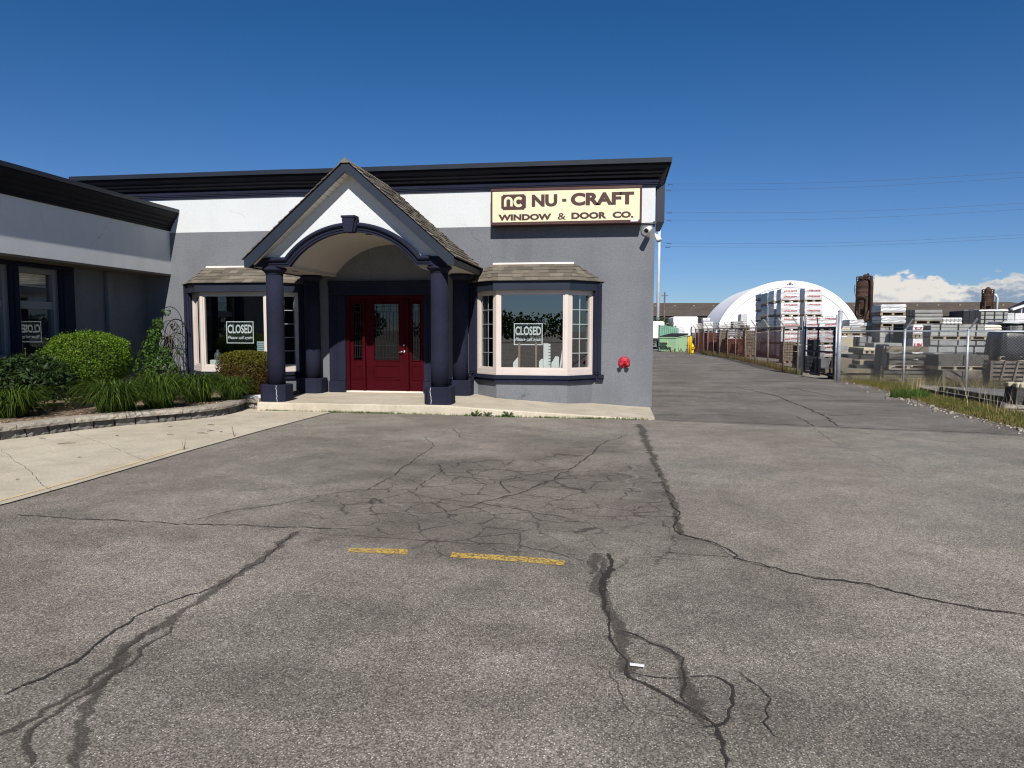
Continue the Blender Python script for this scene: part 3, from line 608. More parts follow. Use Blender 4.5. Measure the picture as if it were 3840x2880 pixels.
w = MB(); w.tube([(0.40, D-0.03, 3.752), (0.60, D-0.03, 3.757), (0.745, D-0.03, 3.762)], 0.011); w.box(0.70, 0.76, D-0.06, D-0.005, 3.735, 3.79); w.build('conduit', dark_wire, bld)
# ---- left wing
XW, XG = -10.15, -10.8
w = MB(); w.box(-24, XG, 4.0, D, -0.2, 0.98); w.box(-24, XG, 12.46, D, 0.98, 2.68); w.box(-24, XG, 11.31, 11.52, 0.98, 2.68); w.box(-24, XG, 4.0, 10.36, 0.98, 2.68); w.box(-24, XG, 4.0, D, 2.68, 2.80)
w.build('wing_wall', stucco_grey, bld)
w = MB(); w.box(XG-0.002, XW, 4.0, D, 2.81, 3.80); w.build('wing_wall_band', stucco_white, bld)
w = MB(); w.box(XG+0.002, XW-0.015, 4.0, D-0.003, 2.772, 2.812); w.build('wing_soffit', M_plain('brown_wing_soffit', (0.14, 0.12, 0.10), 0.7), bld)
WP = [(0.0, 3.785), (0.03, 3.785), (0.03, 3.83), (0.05, 3.84), (0.05, 3.87), (0.08, 3.90), (0.09, 3.95), (0.13, 3.99), (0.14, 4.03), (0.18, 4.07), (0.21, 4.13), (0.225, 4.175), (0.245, 4.18), (0.245, 4.182), (0.0, 4.182)]
WF = [(0.215, 4.185), (0.255, 4.185), (0.26, 4.265), (-0.4, 4.28), (-0.4, 4.185)]
pw = [(XW, D-0.002, 1, 0, 0), (XW, 4.0, 1, 0, 0)]
c = run(WP, pw).build('wing_cornice', navy_cornice, bld); run(WF, pw).build('roof_flashing', flash, c)
w = MB(); w.box(-24, XW-0.41, 4.0, D, 4.05, 4.18); w.build('wing_roof', flash, bld)
w = MB(); w.bbox(XG, XG+0.11, 13.74, 13.90, 0.0, 2.772, 0.02); w.build('downspout', stucco_grey, bld)
def wing_window(y0, y1):
    z0, z1 = 0.98, 2.68; m = MB(); xo, xi = XG-0.03, XG-0.13; fr = 0.085
    m.bbox(xi, xo+0.02, y0, y1, z0, z0+0.10, 0.008); m.bbox(xi, xo+0.02, y0, y1, z1-0.09, z1, 0.008)
    m.bbox(xi, xo+0.02, y0, y0+fr, z0+0.10, z1-0.09, 0.008); m.bbox(xi, xo+0.02, y1-fr, y1, z0+0.10, z1-0.09, 0.008)
    m.bbox(xi, xo, y0+fr, y1-fr, 1.92, 2.07, 0.008); m.box(xi+0.01, xo+0.004, y0+fr, y1-fr, 1.985, 1.995)
    f = m.build('window', vinyl_grey, bld)
    for za, zb in ((z0+0.10, 1.92), (2.07, z1-0.09)):
        p = MB(); x = XG-0.09; p.add([(x, y0+fr, za), (x, y1-fr, za), (x, y1-fr, zb), (x, y0+fr, zb)], [(0, 1, 2, 3)]); p.build('pane', glass, f)
    b = MB(); z = z1-0.10
    for i in range(6): b.box(XG-0.20, XG-0.17, y0+fr, y1-fr, z-0.035, z-0.004); z -= 0.04
    b.build('blind', white_plastic, f)
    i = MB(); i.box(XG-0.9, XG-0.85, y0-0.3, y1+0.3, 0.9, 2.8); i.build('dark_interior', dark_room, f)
wing_window(11.52, 12.46); wing_window(10.36, 11.31)
w = MB(); 
for y0, y1 in ((12.47, 12.84), (11.315, 11.515), (9.95, 10.355)):
    w.bbox(XG, XG+0.07, y0, y1, 0.72, 2.69, 0.01); w.bbox(XG+0.07, XG+0.10, y0+0.06, y1-0.06, 0.95, 2.60, 0.008)
w.bbox(XG, XG+0.08, 9.95, 12.84, 2.692, 2.765, 0.01); w.bbox(XG, XG+0.13, 9.9, 12.9, 0.80, 0.975, 0.02); w.build('window_surround', stucco_navy, bld)

# ---- shingles on a sloping quad: A,B eave ends, C,Dd ridge ends
def shingles(mb, A, B, C, Dd, n, tab=0.30, th=0.014, seed=1):
    A, B, C, Dd = map(Vector, (A, B, C, Dd)); r = random.Random(seed); nrm = (B-A).cross(Dd-A).normalized()
    if nrm.z < 0: nrm = -nrm
    for k in range(n):
        v0, v1 = k/n, min(1.0, (k+1.25)/n)
        L0, R0, L1, R1 = A.lerp(Dd, v0), B.lerp(C, v0), A.lerp(Dd, v1), B.lerp(C, v1); ln = (R0-L0).length
        cuts = [0.0]; u = r.uniform(0.3, 1)*tab
        while u < ln-0.06: cuts.append(u/ln); u += tab*r.uniform(0.55, 1.15)
        cuts.append(1.0)
        for a_, b_ in zip(cuts, cuts[1:]):
            t = th*r.uniform(0.8, 1.9); sk = 0.0
            p, q, s, o = L0.lerp(R0, a_), L0.lerp(R0, b_), L1.lerp(R1, b_), L1.lerp(R1, a_); d = (p-o).normalized()*r.uniform(0, 0.008)
            mb.hexa([p+d, q+d, s, o, p+d+nrm*t, q+d+nrm*t, s+nrm*0.003, o+nrm*0.003], tone=r.random())
# ---- porch
XC = -4.925; Yb, Ygb = 12.55, 12.84
ztop = lambda dx: 4.625-0.868*abs(dx)
roof = MB(); HW = 2.010
for sg in (-1, 1):
    pts = [(0, 4.615), (sg*HW, ztop(HW)-0.01), (sg*HW, ztop(HW)-0.055), (0, 4.57)]
    roof.prism([(XC+x, z) for x, z in pts], 1, Yb+0.01, D+0.02)
pr = roof.build('porch_roof', flash, bld)
sh = MB()
ez = ztop(HW+0.03)+0.0
shingles(sh, (XC+HW+0.035, Yb-0.03, ez), (XC+HW+0.035, D+0.02, ez), (XC, D+0.02, 4.635), (XC, Yb-0.03, 4.635), 19, 0.30, 0.016, 3)
shingles(sh, (XC-HW-0.035, D+0.02, ez), (XC-HW-0.035, Yb-0.03, ez), (XC, Yb-0.03, 4.635), (XC, D+0.02, 4.635), 19, 0.30, 0.016, 4)
r_ = random.Random(5); y = Yb-0.04
while y < D:
    y2 = min(D+0.02, y+0.16)
    sh.add([(XC-0.10, y, 4.565), (XC, y, 4.662), (XC+0.10, y, 4.565), (XC-0.10, y2+.04, 4.555), (XC, y2+.04, 4.648), (XC+0.10, y2+.04, 4.555)], [(0, 1, 4, 3), (1, 2, 5, 4), (0, 2, 1)], tone=r_.random()); y = y2
sh.build('shingles', shingle, pr)
bg = MB()
for sg in (-1, 1):
    o = [(0, 4.60), (sg*HW, 4.60-0.868*HW), (sg*HW, 2.712), (sg*(HW-0.10), 2.712), (0, 4.425)]
    bg.prism([(XC+x, z) for x, z in o], 1, Yb-0.012, Yb+0.028)
    bg.box(min(XC+sg*HW, XC+sg*(HW-0.03)), max(XC+sg*HW, XC+sg*(HW-0.03)), Yb+0.028, D-0.005, 2.712, 2.86)
bg.build('barge_board', navy_smooth, pr)
rs = MB()
for sg in (-1, 1):
    n = 22
    for i in range(n):
        a_, b_ = i/n, (i+0.90)/n; x0, x1 = sg*(0.02+a_*1.90), sg*(0.02+b_*1.90)
        f = lambda x: 4.412-0.856*abs(x)
        rs.hexa([(XC+x0, Yb+.03, f(x0)), (XC+x1, Yb+.03, f(x1)), (XC+x1, Ygb, f(x1)), (XC+x0, Ygb, f(x0)), (XC+x0, Yb+.03, f(x0)+.02), (XC+x1, Yb+.03, f(x1)+.02), (XC+x1, Ygb, f(x1)+.02), (XC+x0, Ygb, f(x0)+.02)])
    rs.hexa([(XC+sg*.0, Yb+.03, 4.440), (XC+sg*1.93, Yb+.03, 4.440-.856*1.93), (XC+sg*1.93, Ygb, 4.440-.856*1.93), (XC, Ygb, 4.440), (XC, Yb+.03, 4.452), (XC+sg*1.93, Yb+.03, 4.452-.856*1.93), (XC+sg*1.93, Ygb, 4.452-.856*1.93), (XC, Ygb, 4.452)])
rs.build('rake_soffit', vinyl_soffit, pr)
# gable wall with the arch cut out, and the vault behind
RV, ZC = 1.56, 1.84; ZS = 2.78; XV = math.sqrt(RV**2-(ZS-ZC)**2)
gw = MB(); n = 40
arc = [(XV*0 + RV*math.sin(t), ZC+RV*math.cos(t)) for t in np.linspace(-math.asin(XV/RV), math.asin(XV/RV), n+1)]
for (xa, za), (xb, zb) in zip(arc, arc[1:]):
    ta, tb = 4.46-0.856*abs(xa), 4.46-0.856*abs(xb)
    gw.hexa([(XC+xa, Ygb, za), (XC+xb, Ygb, zb), (XC+xb, Ygb+.22, zb), (XC+xa, Ygb+.22, za), (XC+xa, Ygb, ta), (XC+xb, Ygb, tb), (XC+xb, Ygb+.22, tb), (XC+xa, Ygb+.22, ta)])
for sg in (-1, 1):
    gw.prism([(XC+sg*XV, ZS), (XC+sg*1.90, ZS), (XC+sg*1.90, 4.46-.856*1.90), (XC+sg*XV, 4.46-.856*XV)], 1, Ygb, Ygb+.22)
gw.build('gable_wall', stucco_white, bld)
va = MB(); v = []
for x, z in arc: v += [(XC+x, Ygb+.004, z-.004), (XC+x, D-.001, z-.004)]
va.add(v, [(2*i, 2*i+1, 2*i+3, 2*i+2) for i in range(n)], smooth=True)
for sg in (-1, 1):
    x0, x1 = sorted((XC+sg*XV, XC+sg*(HW-0.032)))
    va.box(x0, x1, Yb+.30, D-.002, 2.735, 2.775)
    x0, x1 = sorted((XC+sg*(XV-.006), XC+sg*(XV+0.07)))
    va.box(x0, x1, Ygb+.2, D-.003, 2.715, 2.80)
vo = va.build('vault_ceiling', taupe, bld)
dk_ = M_plain('dark_recess', (0.05, 0.04, 0.035), 0.6)
for x, y in ((XC+0.16, 13.3), (XC+0.55, 14.1)):
    z = ZC+math.sqrt(RV**2-(x-XC)**2)-.012; dl_ = MB(); dl_.lathe([(0.0, 0), (0.06, 0), (0.075, 0.004), (0.075, 0.02)], (x, y, z), 18); dl_.build('recessed_light', dk_, vo)
dl_ = MB(); dl_.lathe([(0.0, 0), (0.06, 0), (0.075, 0.004), (0.075, 0.02)], (XC-1.55, 13.7, 2.727), 18); dl_.build('recessed_light', dk_, vo)
# arch moulding swept along horizontal - arc - horizontal
RI, ZI = 1.532, 2.745; ZCI = 1.84; XI = math.sqrt(RI**2-(ZI-ZCI)**2)
path = [(-1.70, ZI, 0, 1.0)]; th0 = math.asin(XI/RI)
def mit(sg):
    a1, a2 = Vector((0, 1)), Vector((sg*math.sin(th0), math.cos(th0))); m = (a1+a2); m = m/(m.dot(a1)); return m
m_ = mit(-1); path.append((-XI, ZI, m_.x, m_.y))
for t in np.linspace(-th0, th0, 37)[1:-1]: path.append((RI*math.sin(t), ZCI+RI*math.cos(t), math.sin(t), math.cos(t)))
m_ = mit(1); path.append((XI, ZI, m_.x, m_.y)); path.append((1.50, ZI, 0, 1.0))
AP = [(-0.004, -0.05), (-0.004, 0.045), (0.035, 0.045), (0.037, 0.062), (0.075, 0.064), (0.078, 0.05), (0.086, 0.085), (0.105, 0.115), (0.13, 0.12), (0.152, 0.105), (0.168, 0.07), (0.172, 0.0)]
am = MB(); am.loft([[(XC+x+nx*r, Ygb-o, z+nz*r) for r, o in AP] for x, z, nx, nz in path])
am.box(XC-1.93, XC-1.70, Ygb-.06, Ygb+.0, 2.742, 2.90); am.box(XC+1.50, XC+1.92, Ygb-.06, Ygb, 2.742, 2.90)
at_ = am.build('arch_moulding', stucco_navy, bld)
ks = MB()
def wedge(b0, b1, z0, z1, out): ks.hexa([(XC-b0, Ygb-out, z0), (XC+b0, Ygb-out, z0), (XC+b0, Ygb, z0), (XC-b0, Ygb, z0), (XC-b1, Ygb-out, z1), (XC+b1, Ygb-out, z1), (XC+b1, Ygb, z1), (XC-b1, Ygb, z1)])
wedge(0.075, 0.12, 3.345, 3.62, 0.20); wedge(0.11, 0.145, 3.36, 3.59, 0.145); wedge(0.135, 0.135, 3.605, 3.645, 0.215)
ks.build('keystone', stucco_navy, at_)
def column(x, y, z0):
    m = MB(); m.lathe([(0.168, z0+0.32), (0.168, 1.0), (0.166, 2.0), (0.160, 2.60)], (x, y, 0), 32)
    o = m.build('column', stucco_navy, bld)
    b = MB(); h, cc = 0.255, 0.085
    oc = [(-h+cc, -h), (h-cc, -h), (h, -h+cc), (h, h-cc), (h-cc, h), (-h+cc, h), (-h, h-cc), (-h, -h+cc)]
    b.loft([[(x+p*s, y+q*s, z) for p, q in oc] for s, z in ((0.99, z0), (1.0, z0+.02), (1.0, z0+.315), (0.96, z0+.325))]); b.build('column_base', stucco_navy, o)
    c_ = MB(); c_.lathe([(0.160, 2.595), (0.168, 2.60), (0.168, 2.62), (0.172, 2.63), (0.19, 2.65), (0.205, 2.665), (0.228, 2.675), (0.235, 2.695), (0.228, 2.715), (0.21, 2.72), (0.21, 2.74)], (x, y, 0), 32); c_.build('capital', stucco_navy, o)
COLS = []
for sg in (-1, 1): column(XC+sg*1.632, 12.98, 0.165); column(XC+sg*1.632+(-.08 if sg < 0 else -.02), 14.85, 0.165)
r_ = random.Random(9)
for cx_, x0 in ((XC-1.632, .13), (XC+1.632, -.10)):
    pts = [(cx_+x0+r_.uniform(-.012, .012)-.02*k/9, .175+.31*k/9) for k in range(10)]; m = MB()
    for (xa, za), (xb, zb) in zip(pts, pts[1:]): m.hexa([(xa-.003, 12.98-.2585, za), (xa+.003, 12.98-.2585, za), (xa+.003, 12.98-.2545, za), (xa-.003, 12.98-.2545, za), (xb-.003, 12.98-.2585, zb), (xb+.003, 12.98-.2585, zb), (xb+.003, 12.98-.2545, zb), (xb-.003, 12.98-.2545, zb)])
    m.build('hairline_crack', white_plastic, bld)
# ---- door set
w = MB()
for sg, xa, xb in ((-1, -6.335, -5.962), (1, -4.174, -3.80)):
    w.bbox(xa, xb, D-.075, D-.002, 0.42, 2.31, 0.008)
    for k in range(3): x = (xb-.20-.045*k) if sg > 0 else (xa+.10+.045*k); w.bbox(x, x+.025, D-.092, D-.075, 0.46, 2.28, 0.006)
    w.bbox(xa-.006, xb+.003, D-.115, D-.002, 0.166, 0.42, 0.012)
w.bbox(-6.335, -3.80, D-.075, D-.002, 2.312, 2.60, 0.01); w.bbox(-6.345, -3.79, D-.10, D-.002, 2.50, 2.62, 0.012); w.build('door_surround', stucco_navy, bld)
fr = MB(); yd = D+.03
fr.bbox(-5.956, -5.885, D-.03, yd+.10, 0.20, 2.305, .006); fr.bbox(-4.25, -4.18, D-.03, yd+.10, 0.20, 2.305, .006); fr.bbox(-5.885, -4.25, D-.03, yd+.10, 2.24, 2.305, .006)
fr.bbox(-5.575, -5.52, D-.03, yd+.10, 0.20, 2.24, .006); fr.bbox(-4.585, -4.53, D-.03, yd+.10, 0.20, 2.24, .006)
dfr = fr.build('door_frame', door_red, bld)
th = MB(); th.bbox(-5.956, -4.18, D-.06, yd+.12, 0.166, 0.20, .006); th.build('threshold', cream_paint, dfr)
def leaf(x0, x1, gx0, gx1, name, three=True):
    z0, z1, gz0, gz1 = 0.202, 2.238, 0.885, 2.12; y0, y1 = yd+.01, yd+.055; m = MB()
    m.box(x0, gx0, y0, y1, z0, z1); m.box(gx1, x1, y0, y1, z0, z1); m.box(gx0, gx1, y0, y1, z0, gz0); m.box(gx0, gx1, y0, y1, gz1, z1)
    e = .022                                                            # bead round the glass and raised lower panel
    for xa, xb, za, zb in ((gx0-e, gx1+e, gz0-e, gz0), (gx0-e, gx1+e, gz1, gz1+e), (gx0-e, gx0, gz0, gz1), (gx1, gx1+e, gz0, gz1)): m.bbox(xa, xb, y0-.016, y0, za, zb, .006)
    pz0, pz1 = 0.44, 0.765
    for xa, xb, za, zb in ((gx0-e, gx1+e, pz0, pz0+e), (gx0-e, gx1+e, pz1-e, pz1), (gx0-e, gx0, pz0+e, pz1-e), (gx1, gx1+e, pz0+e, pz1-e)): m.bbox(xa, xb, y0-.013, y0, za, zb, .006)
    m.bbox(gx0+.035, gx1-.035, y0-.010, y0, pz0+.06, pz1-.06, .009)
    o = m.build(name, door_red, bld)
    p = MB(); p.add([(gx0, y0+.015, gz0), (gx1, y0+.015, gz0), (gx1, y0+.015, gz1), (gx0, y0+.015, gz1)], [(0, 1, 2, 3)]); p.build('glass_pane', glass_dark, o)
    c_ = MB(); ww = gx1-gx0; yy = (y0+.004, y0+.012)
    def cv(f, za, zb): x = gx0+ww*f; c_.box(x-.004, x+.004, *yy, za, zb)
    def ch(z, fa=0, fb=1): c_.box(gx0+ww*fa, gx0+ww*fb, yy[0]-.001, yy[1]-.001, z-.004, z+.004)
    for z in (gz1-.05, gz1-.16, gz1-.19, gz0+.06, gz0+.32, gz1-.42, gz1-.65): ch(z)
    for f in ((.08, .22, .38, .50, .62, .78, .92) if ww > .4 else (.16, .38, .62, .84)): cv(f, gz0+.06, gz1-.19)
    for f in ((.08, .32, .40, .60, .68, .92) if ww > .4 else (.16, .84)): cv(f, gz1-.16, gz1-.0)
    c_.build('leaded_came', black, o)
    bk = MB(); bk.box(gx0-.02, gx1+.02, y1+.3, y1+.31, gz0-.1, gz1+.1); 
    return o
leaf(-5.883, -5.577, -5.80, -5.612, 'sidelight'); door = leaf(-5.517, -4.588, -5.327, -4.768, 'door'); leaf(-4.527, -4.252, -4.455, -4.29, 'sidelight')
h = MB(); h.lathe([(0, .012), (.030, .012), (.034, 0)], (-4.648, yd+.01, 1.075), 20, 'y'); h.tube([(-4.648, yd-.002, 1.075), (-4.648, yd-.045, 1.075), (-4.70, yd-.055, 1.068), (-4.78, yd-.05, 1.062)], [.011, .011, .010, .008]); h.build('door_handle', metal, door)
h = MB(); h.lathe([(0, .025), (.022, .025), (.030, .008), (.030, 0)], (-4.648, yd+.01, 1.22), 20, 'y'); h.build('deadbolt', metal, door)

# ---- bay windows
def seg_bar(m, p, q, z0, z1, off, dep, **k):
    """box along plan segment p-q, from `off` outwards to off+dep"""
    p, q = Vector(p), Vector(q); d = (q-p).normalized(); n_ = Vector((d.y, -d.x))
    a_, b_, c_, e_ = p+n_*(off+dep), q+n_*(off+dep), q+n_*off, p+n_*off
    m.hexa([(*a_, z0), (*b_, z0), (*c_, z0), (*e_, z0), (*a_, z1), (*b_, z1), (*c_, z1), (*e_, z1)], **k)
def off_poly(P, o):
    (xa, ya), (xb, yb), (xc, yc), (xd, yd_) = P; t = math.tan(math.radians(22.5))
    return [(xa-o*math.sqrt(2), ya), (xb-o*t, yb-o), (xc+o*t, yc-o), (xd+o*math.sqrt(2), yd_)]
def band(m, P, o0, o1, z0, z1):
    A_, B_ = off_poly(P, o1), off_poly(P, o0)
    m.loft([[(*a_, z0), (*b_, z0), (*b_, z1), (*a_, z1)] for a_, b_ in zip(A_, B_)])
def bay(xl, xr, ridge, seed, ends):
    p = .5; P = [(xl-p, D), (xl, D-p), (xr, D-p), (xr+p, D)]
    b = MB(); zb = -0.15
    B_ = off_poly(P, -0.01); b.add([(*q, zb) for q in B_]+[(*q, .50) for q in B_], [(0, 1, 5, 4), (1, 2, 6, 5), (2, 3, 7, 6), (4, 5, 6, 7)])
    root = b.build('bay_window', stucco_grey, bld)
    f = MB(); band(f, P, -.09, .006, .618, .66); band(f, P, -.09, 0, .66, .742); band(f, P, -.09, 0, 2.314, 2.40); PV = [Vector(q) for q in P]
    for i in range(3):
        a_, c_ = PV[i], PV[i+1]; d = (c_-a_).normalized(); L = (c_-a_).length
        wl = [(.05, .105), (.065, .065), (.105, .05)][i]
        seg_bar(f, a_, a_+d*wl[0], .742, 2.314, -.09, .09); seg_bar(f, c_-d*wl[1], c_, .742, 2.314, -.09, .09)
        e = .035                                                         # inner sash step
        s0, s1 = a_+d*wl[0], c_-d*wl[1]
        seg_bar(f, s0, s0+d*e, .742, 2.314, -.07, .055); seg_bar(f, s1-d*e, s1, .742, 2.314, -.07, .055); seg_bar(f, s0+d*e, s1-d*e, .742, .742+e, -.07, .055); seg_bar(f, s0+d*e, s1-d*e, 2.314-e, 2.314, -.07, .055)
    f.build('window_frame', vinyl, root)
    for i in range(3):
        a_, c_ = PV[i], PV[i+1]; d = (c_-a_).normalized(); n_ = Vector((d.y, -d.x))*-.05; q0, q1 = a_+d*.06+n_, c_-d*.06+n_
        g_ = MB(); g_.add([(*q0, .75), (*q1, .75), (*q1, 2.31), (*q0, 2.31)], [(0, 1, 2, 3)]); g_.build('window_pane', glass, root)
        if i != 1:
            mu = MB(); wl = [(.085, .14), (0, 0), (.14, .085)][i]; s0, s1 = a_+d*wl[0], c_-d*wl[1]; mid = (s0+s1)/2
            seg_bar(mu, mid-d*.008, mid+d*.008, .777, 2.279, -.068, .012)
            for k in range(1, 5): z = .777+(2.279-.777)*k/5; seg_bar(mu, s0, s1, z-.008, z+.008, -.0685, .013)
            mu.build('glazing_bars', white_plastic, root)
    si = MB(); band(si, P, -.02, .085, .545, .617); band(si, P, -.02, .05, .465, .545)
    si.box(P[0][0]-.26, P[0][0]-.085*1.42+.0, D-.075, D-.002, .545, .617); si.box(P[3][0]+.085*1.42, P[3][0]+.24, D-.075, D-.002, .545, .617); si.box(P[0][0]-.24, P[0][0]-.07, D-.05, D-.002, .465, .545); si.box(P[3][0]+.07, P[3][0]+.22, D-.05, D-.002, .465, .545)
    si.build('sill_trim', stucco_navy, root)
    inn = MB(); band(inn, P, -.5, -.091, .70, .735); inn.add([(P[0][0], D, .735), (xl, D-.4, .735), (xr, D-.4, .735), (P[3][0], D, .735), (P[0][0], D+.4, .735), (P[3][0], D+.4, .735)], [(0, 1, 2, 3), (0, 3, 5, 4)]); inn.build('inner_sill', white_plastic, root)
    fa = MB(); band(fa, P, -.1, .11, 2.375, 2.55); fa.build('fascia', navy_smooth, root)
    hd = MB(); q = off_poly(P, .10); hd.add([(*x, 2.552) for x in q], [(0, 1, 2, 3)]); q = off_poly(P, -.02); hd.add([(*x, 2.402) for x in q]+[(P[3][0], D+.4, 2.402), (P[0][0], D+.4, 2.402)], [(0, 1, 2, 3), (0, 3, 4, 5)]); hd.build('head_board', vinyl, root)
    rf = MB(); E_ = off_poly(P, .16); ez_ = 2.556; rz = 2.945; R0, R1 = (ridge[0], D-.005, rz), (ridge[1], D-.005, rz)
    e3 = [(*q, ez_) for q in E_]; rf.add(e3+[R0, R1], [(0, 1, 4), (1, 2, 5, 4), (2, 3, 5), (0, 3, 2, 1)])
    rfo = rf.build('bay_roof', flash, root)
    s_ = MB(); up = Vector((0, 0, .008)); l = lambda a_, b_, t: tuple(Vector(a_).lerp(Vector(b_), t)+up)
    shingles(s_, l(e3[1], R0, 0), l(e3[2], R1, 0), l(e3[2], R1, 1), l(e3[1], R0, 1), 5, .30, .012, seed)
    shingles(s_, l(e3[0], R0, 0), l(e3[1], R0, 0), l(e3[1], R0, 1), l(e3[0], R0, .985), 5, .24, .012, seed+1)
    shingles(s_, l(e3[2], R1, 0), l(e3[3], R1, 0), l(e3[3], R1, .985), l(e3[2], R1, 1), 5, .24, .012, seed+2)
    s_.build('shingles', shingle, rfo)
    cf = MB(); cf.hexa([(ridge[0], D-.035, rz+.002), (ridge[1], D-.035, rz+.002), (ridge[1], D-.003, rz+.01), (ridge[0], D-.003, rz+.01), (ridge[0], D-.03, rz+.02), (ridge[1], D-.03, rz+.02), (ridge[1], D-.003, rz+.04), (ridge[0], D-.003, rz+.04)]); cf.build('ridge_flashing', cream_paint, rfo)
    for s, x in ((-1, P[0][0]), (1, P[3][0])):
        tr_ = MB(); x0, x1 = sorted((x+s*.005, x+s*.18)); tr_.bbox(x0, x1, D-.06, D-.002, .62, 2.56, .008)
        for k in range(2): tr_.bbox(x0+.03+.065*k, x0+.075+.065*k, D-.085, D-.06, .66, 2.50, .012)
        tr_.build('side_trim', stucco_navy, root)
bay(-2.495, -1.011, (-2.651, -0.921), 21, None); bay(-9.146, -7.557, (-9.27, -7.42), 31, None)

# ================================================================== SIGNS AND SMALL THINGS ON THE FACADE
sg = thing('shop_sign', (-1.1, D, 3.73), 'wide cream sign box with brown lettering high on the wall right of the porch', 'sign')
m = MB(); x0, x1, z0, z1, yf_ = -2.651, 0.455, 3.73, 4.485, D-.28
m.box(x0, x1, yf_+.02, D-.003, z0, z1)
m.bbox(x0, x1, yf_-.01, yf_+.02, z0, z0+.065, .006); m.bbox(x0, x1, yf_-.01, yf_+.02, z1-.06, z1, .006); m.bbox(x0, x0+.035, yf_-.01, yf_+.02, z0+.065, z1-.06, .006); m.bbox(x1-.042, x1, yf_-.01, yf_+.02, z0+.065, z1-.06, .006)
m.build('sign_box', sign_brown, sg)
m = MB(); m.box(x0+.035, x1-.042, yf_+.002, yf_+.018, z0+.065, z1-.06); m.build('sign_face', sign_cream, sg)
yt = yf_+.0015
def ln(s, *b, bold=.052): text(s, *b, yt, sign_brown, sg, bold, 0, 1.0, .003, 'lettering')
ln('NU', -1.79, -1.262, 4.095, 4.345); ln('CRAFT', -0.985, 0.298, 4.10, 4.36); ln('WINDOW', -2.492, -1.382, 3.825, 3.955); ln('&', -1.252, -1.083, 3.825, 3.96, bold=.012); ln('DOOR', -0.969, -0.252, 3.83, 3.965); ln('CO.', -0.131, 0.290, 3.835, 3.965)
m = MB(); m.box(-1.16, -1.076, yt-.003, yt, 4.188, 4.246); m.build('lettering', sign_brown, sg)
# emblem: brown plate with notched corners and rounded n c
m = MB(); lx0, lx1, lz0, lz1, k = -2.430, -1.912, 4.045, 4.36, .035
pl = []
for cx_, cz_, a0 in ((lx0, lz0, 90), (lx1, lz0, 180), (lx1, lz1, 270), (lx0, lz1, 360)):
    for i in range(6): a_ = math.radians(a0-90*i/5); pl.append((cx_+k*math.cos(a_), cz_+k*math.sin(a_)))
m.prism(pl, 1, yt-.003, yt); em = m.build('emblem', sign_brown, sg)
m = MB()
def stroke(pts, wd):
    pts = [Vector(q) for q in pts]; rings = []
    for i, q in enumerate(pts):
        d = (pts[min(i+1, len(pts)-1)]-pts[max(0, i-1)]).normalized(); n_ = Vector((-d.y, d.x))*wd/2
        rings.append([(q.x+n_.x, yt-.006, q.y+n_.y), (q.x-n_.x, yt-.006, q.y-n_.y), (q.x-n_.x, yt-.003, q.y-n_.y), (q.x+n_.x, yt-.003, q.y+n_.y)])
    m.loft(rings)
cxn, rn = -2.280, .066
stroke([(cxn-rn, 4.115)]+[(cxn+rn*math.cos(a_), 4.225+rn*math.sin(a_)) for a_ in np.linspace(math.pi, 0, 13)]+[(cxn+rn, 4.115)], .052)
cxc, rc = -2.065, .080
stroke([(cxc+rc*math.cos(a_), 4.205+rc*1.0*math.sin(a_)) for a_ in np.linspace(math.radians(42), math.radians(318), 18)], .056)
m.build('emblem_letters', sign_cream, em)
m = MB(); m.box(0.235, 0.385, yf_-.014, yf_-.010, 3.760, 3.795); m.build('sticker', sign_white, sg)

def closed_sign(x0, x1, z0, z1, Y, label, rot=0.0):
    o = thing('closed_sign', ((x0+x1)/2, Y, z0), label, 'sign', 'closed signs in the bay windows')
    m = MB(); m.box(x0, x1, Y, Y+.008, z0, z1); m.build('sign_board', sign_black, o); w_, h_ = x1-x0, z1-z0; e = .022
    m = MB()
    for a_ in ((x0+.004, x1-.004, z0+.004, z0+e), (x0+.004, x1-.004, z1-e, z1-.004), (x0+.004, x0+e, z0+e, z1-e), (x1-e, x1-.004, z0+e, z1-e)): m.box(a_[0], a_[1], Y-.003, Y-.0005, a_[2], a_[3])
    m.build('sign_border', sign_white, o)
    text('CLOSED', x0+w_*.055, x1-w_*.055, z0+h_*.455, z0+h_*.85, Y-.0005, sign_white, o, .026, 0, 1.0, .002)
    text('Please call again', x0+w_*.05, x1-w_*.05, z0+h_*.155, z0+h_*.345, Y-.0005, sign_white, o, .012, .35, 1.0, .002)
    return o
closed_sign(-2.143, -1.533, 1.238, 1.699, 14.70, 'black CLOSED sign standing on two wooden stakes in the right bay window')
closed_sign(-8.593, -7.940, 1.241, 1.735, 14.70, 'black CLOSED sign hanging in the left bay window above the clipped hedge')
for i, x in enumerate((-2.02, -1.668)):
    m = MB(); m.bbox(x-.021, x+.021, 14.665, 14.69, .737, 1.29, .003); tag(m.build('wooden_stake', wood), ['brown wooden stake under the left half of the right CLOSED sign', 'brown wooden stake under the right half of the right CLOSED sign'][i], 'stake', 'stakes holding the closed sign')
def sample(pts, y0, y1, label, tilt=0):
    m = MB(); m.prism(pts, 1, y0, y1); tag(m.build('moulding_sample', white_plastic), label, 'moulding sample', 'white moulding samples on the window sill')
ps = lambda x, y: (lambda p: (p.x, p.z))(onY(1680+x/2.304, 960+y/2.304, 14.72))
sample([ps(562, 976), ps(606, 976), ps(606, 870), ps(562, 922)], 14.72, 14.80, 'white slanted moulding offcut left of the wooden stakes on the window sill')
sample([ps(787, 976), ps(822, 976), ps(822, 888), ps(806, 890), ps(787, 912)], 14.70, 14.76, 'short white moulding offcut with a cut corner beside the tall white one')
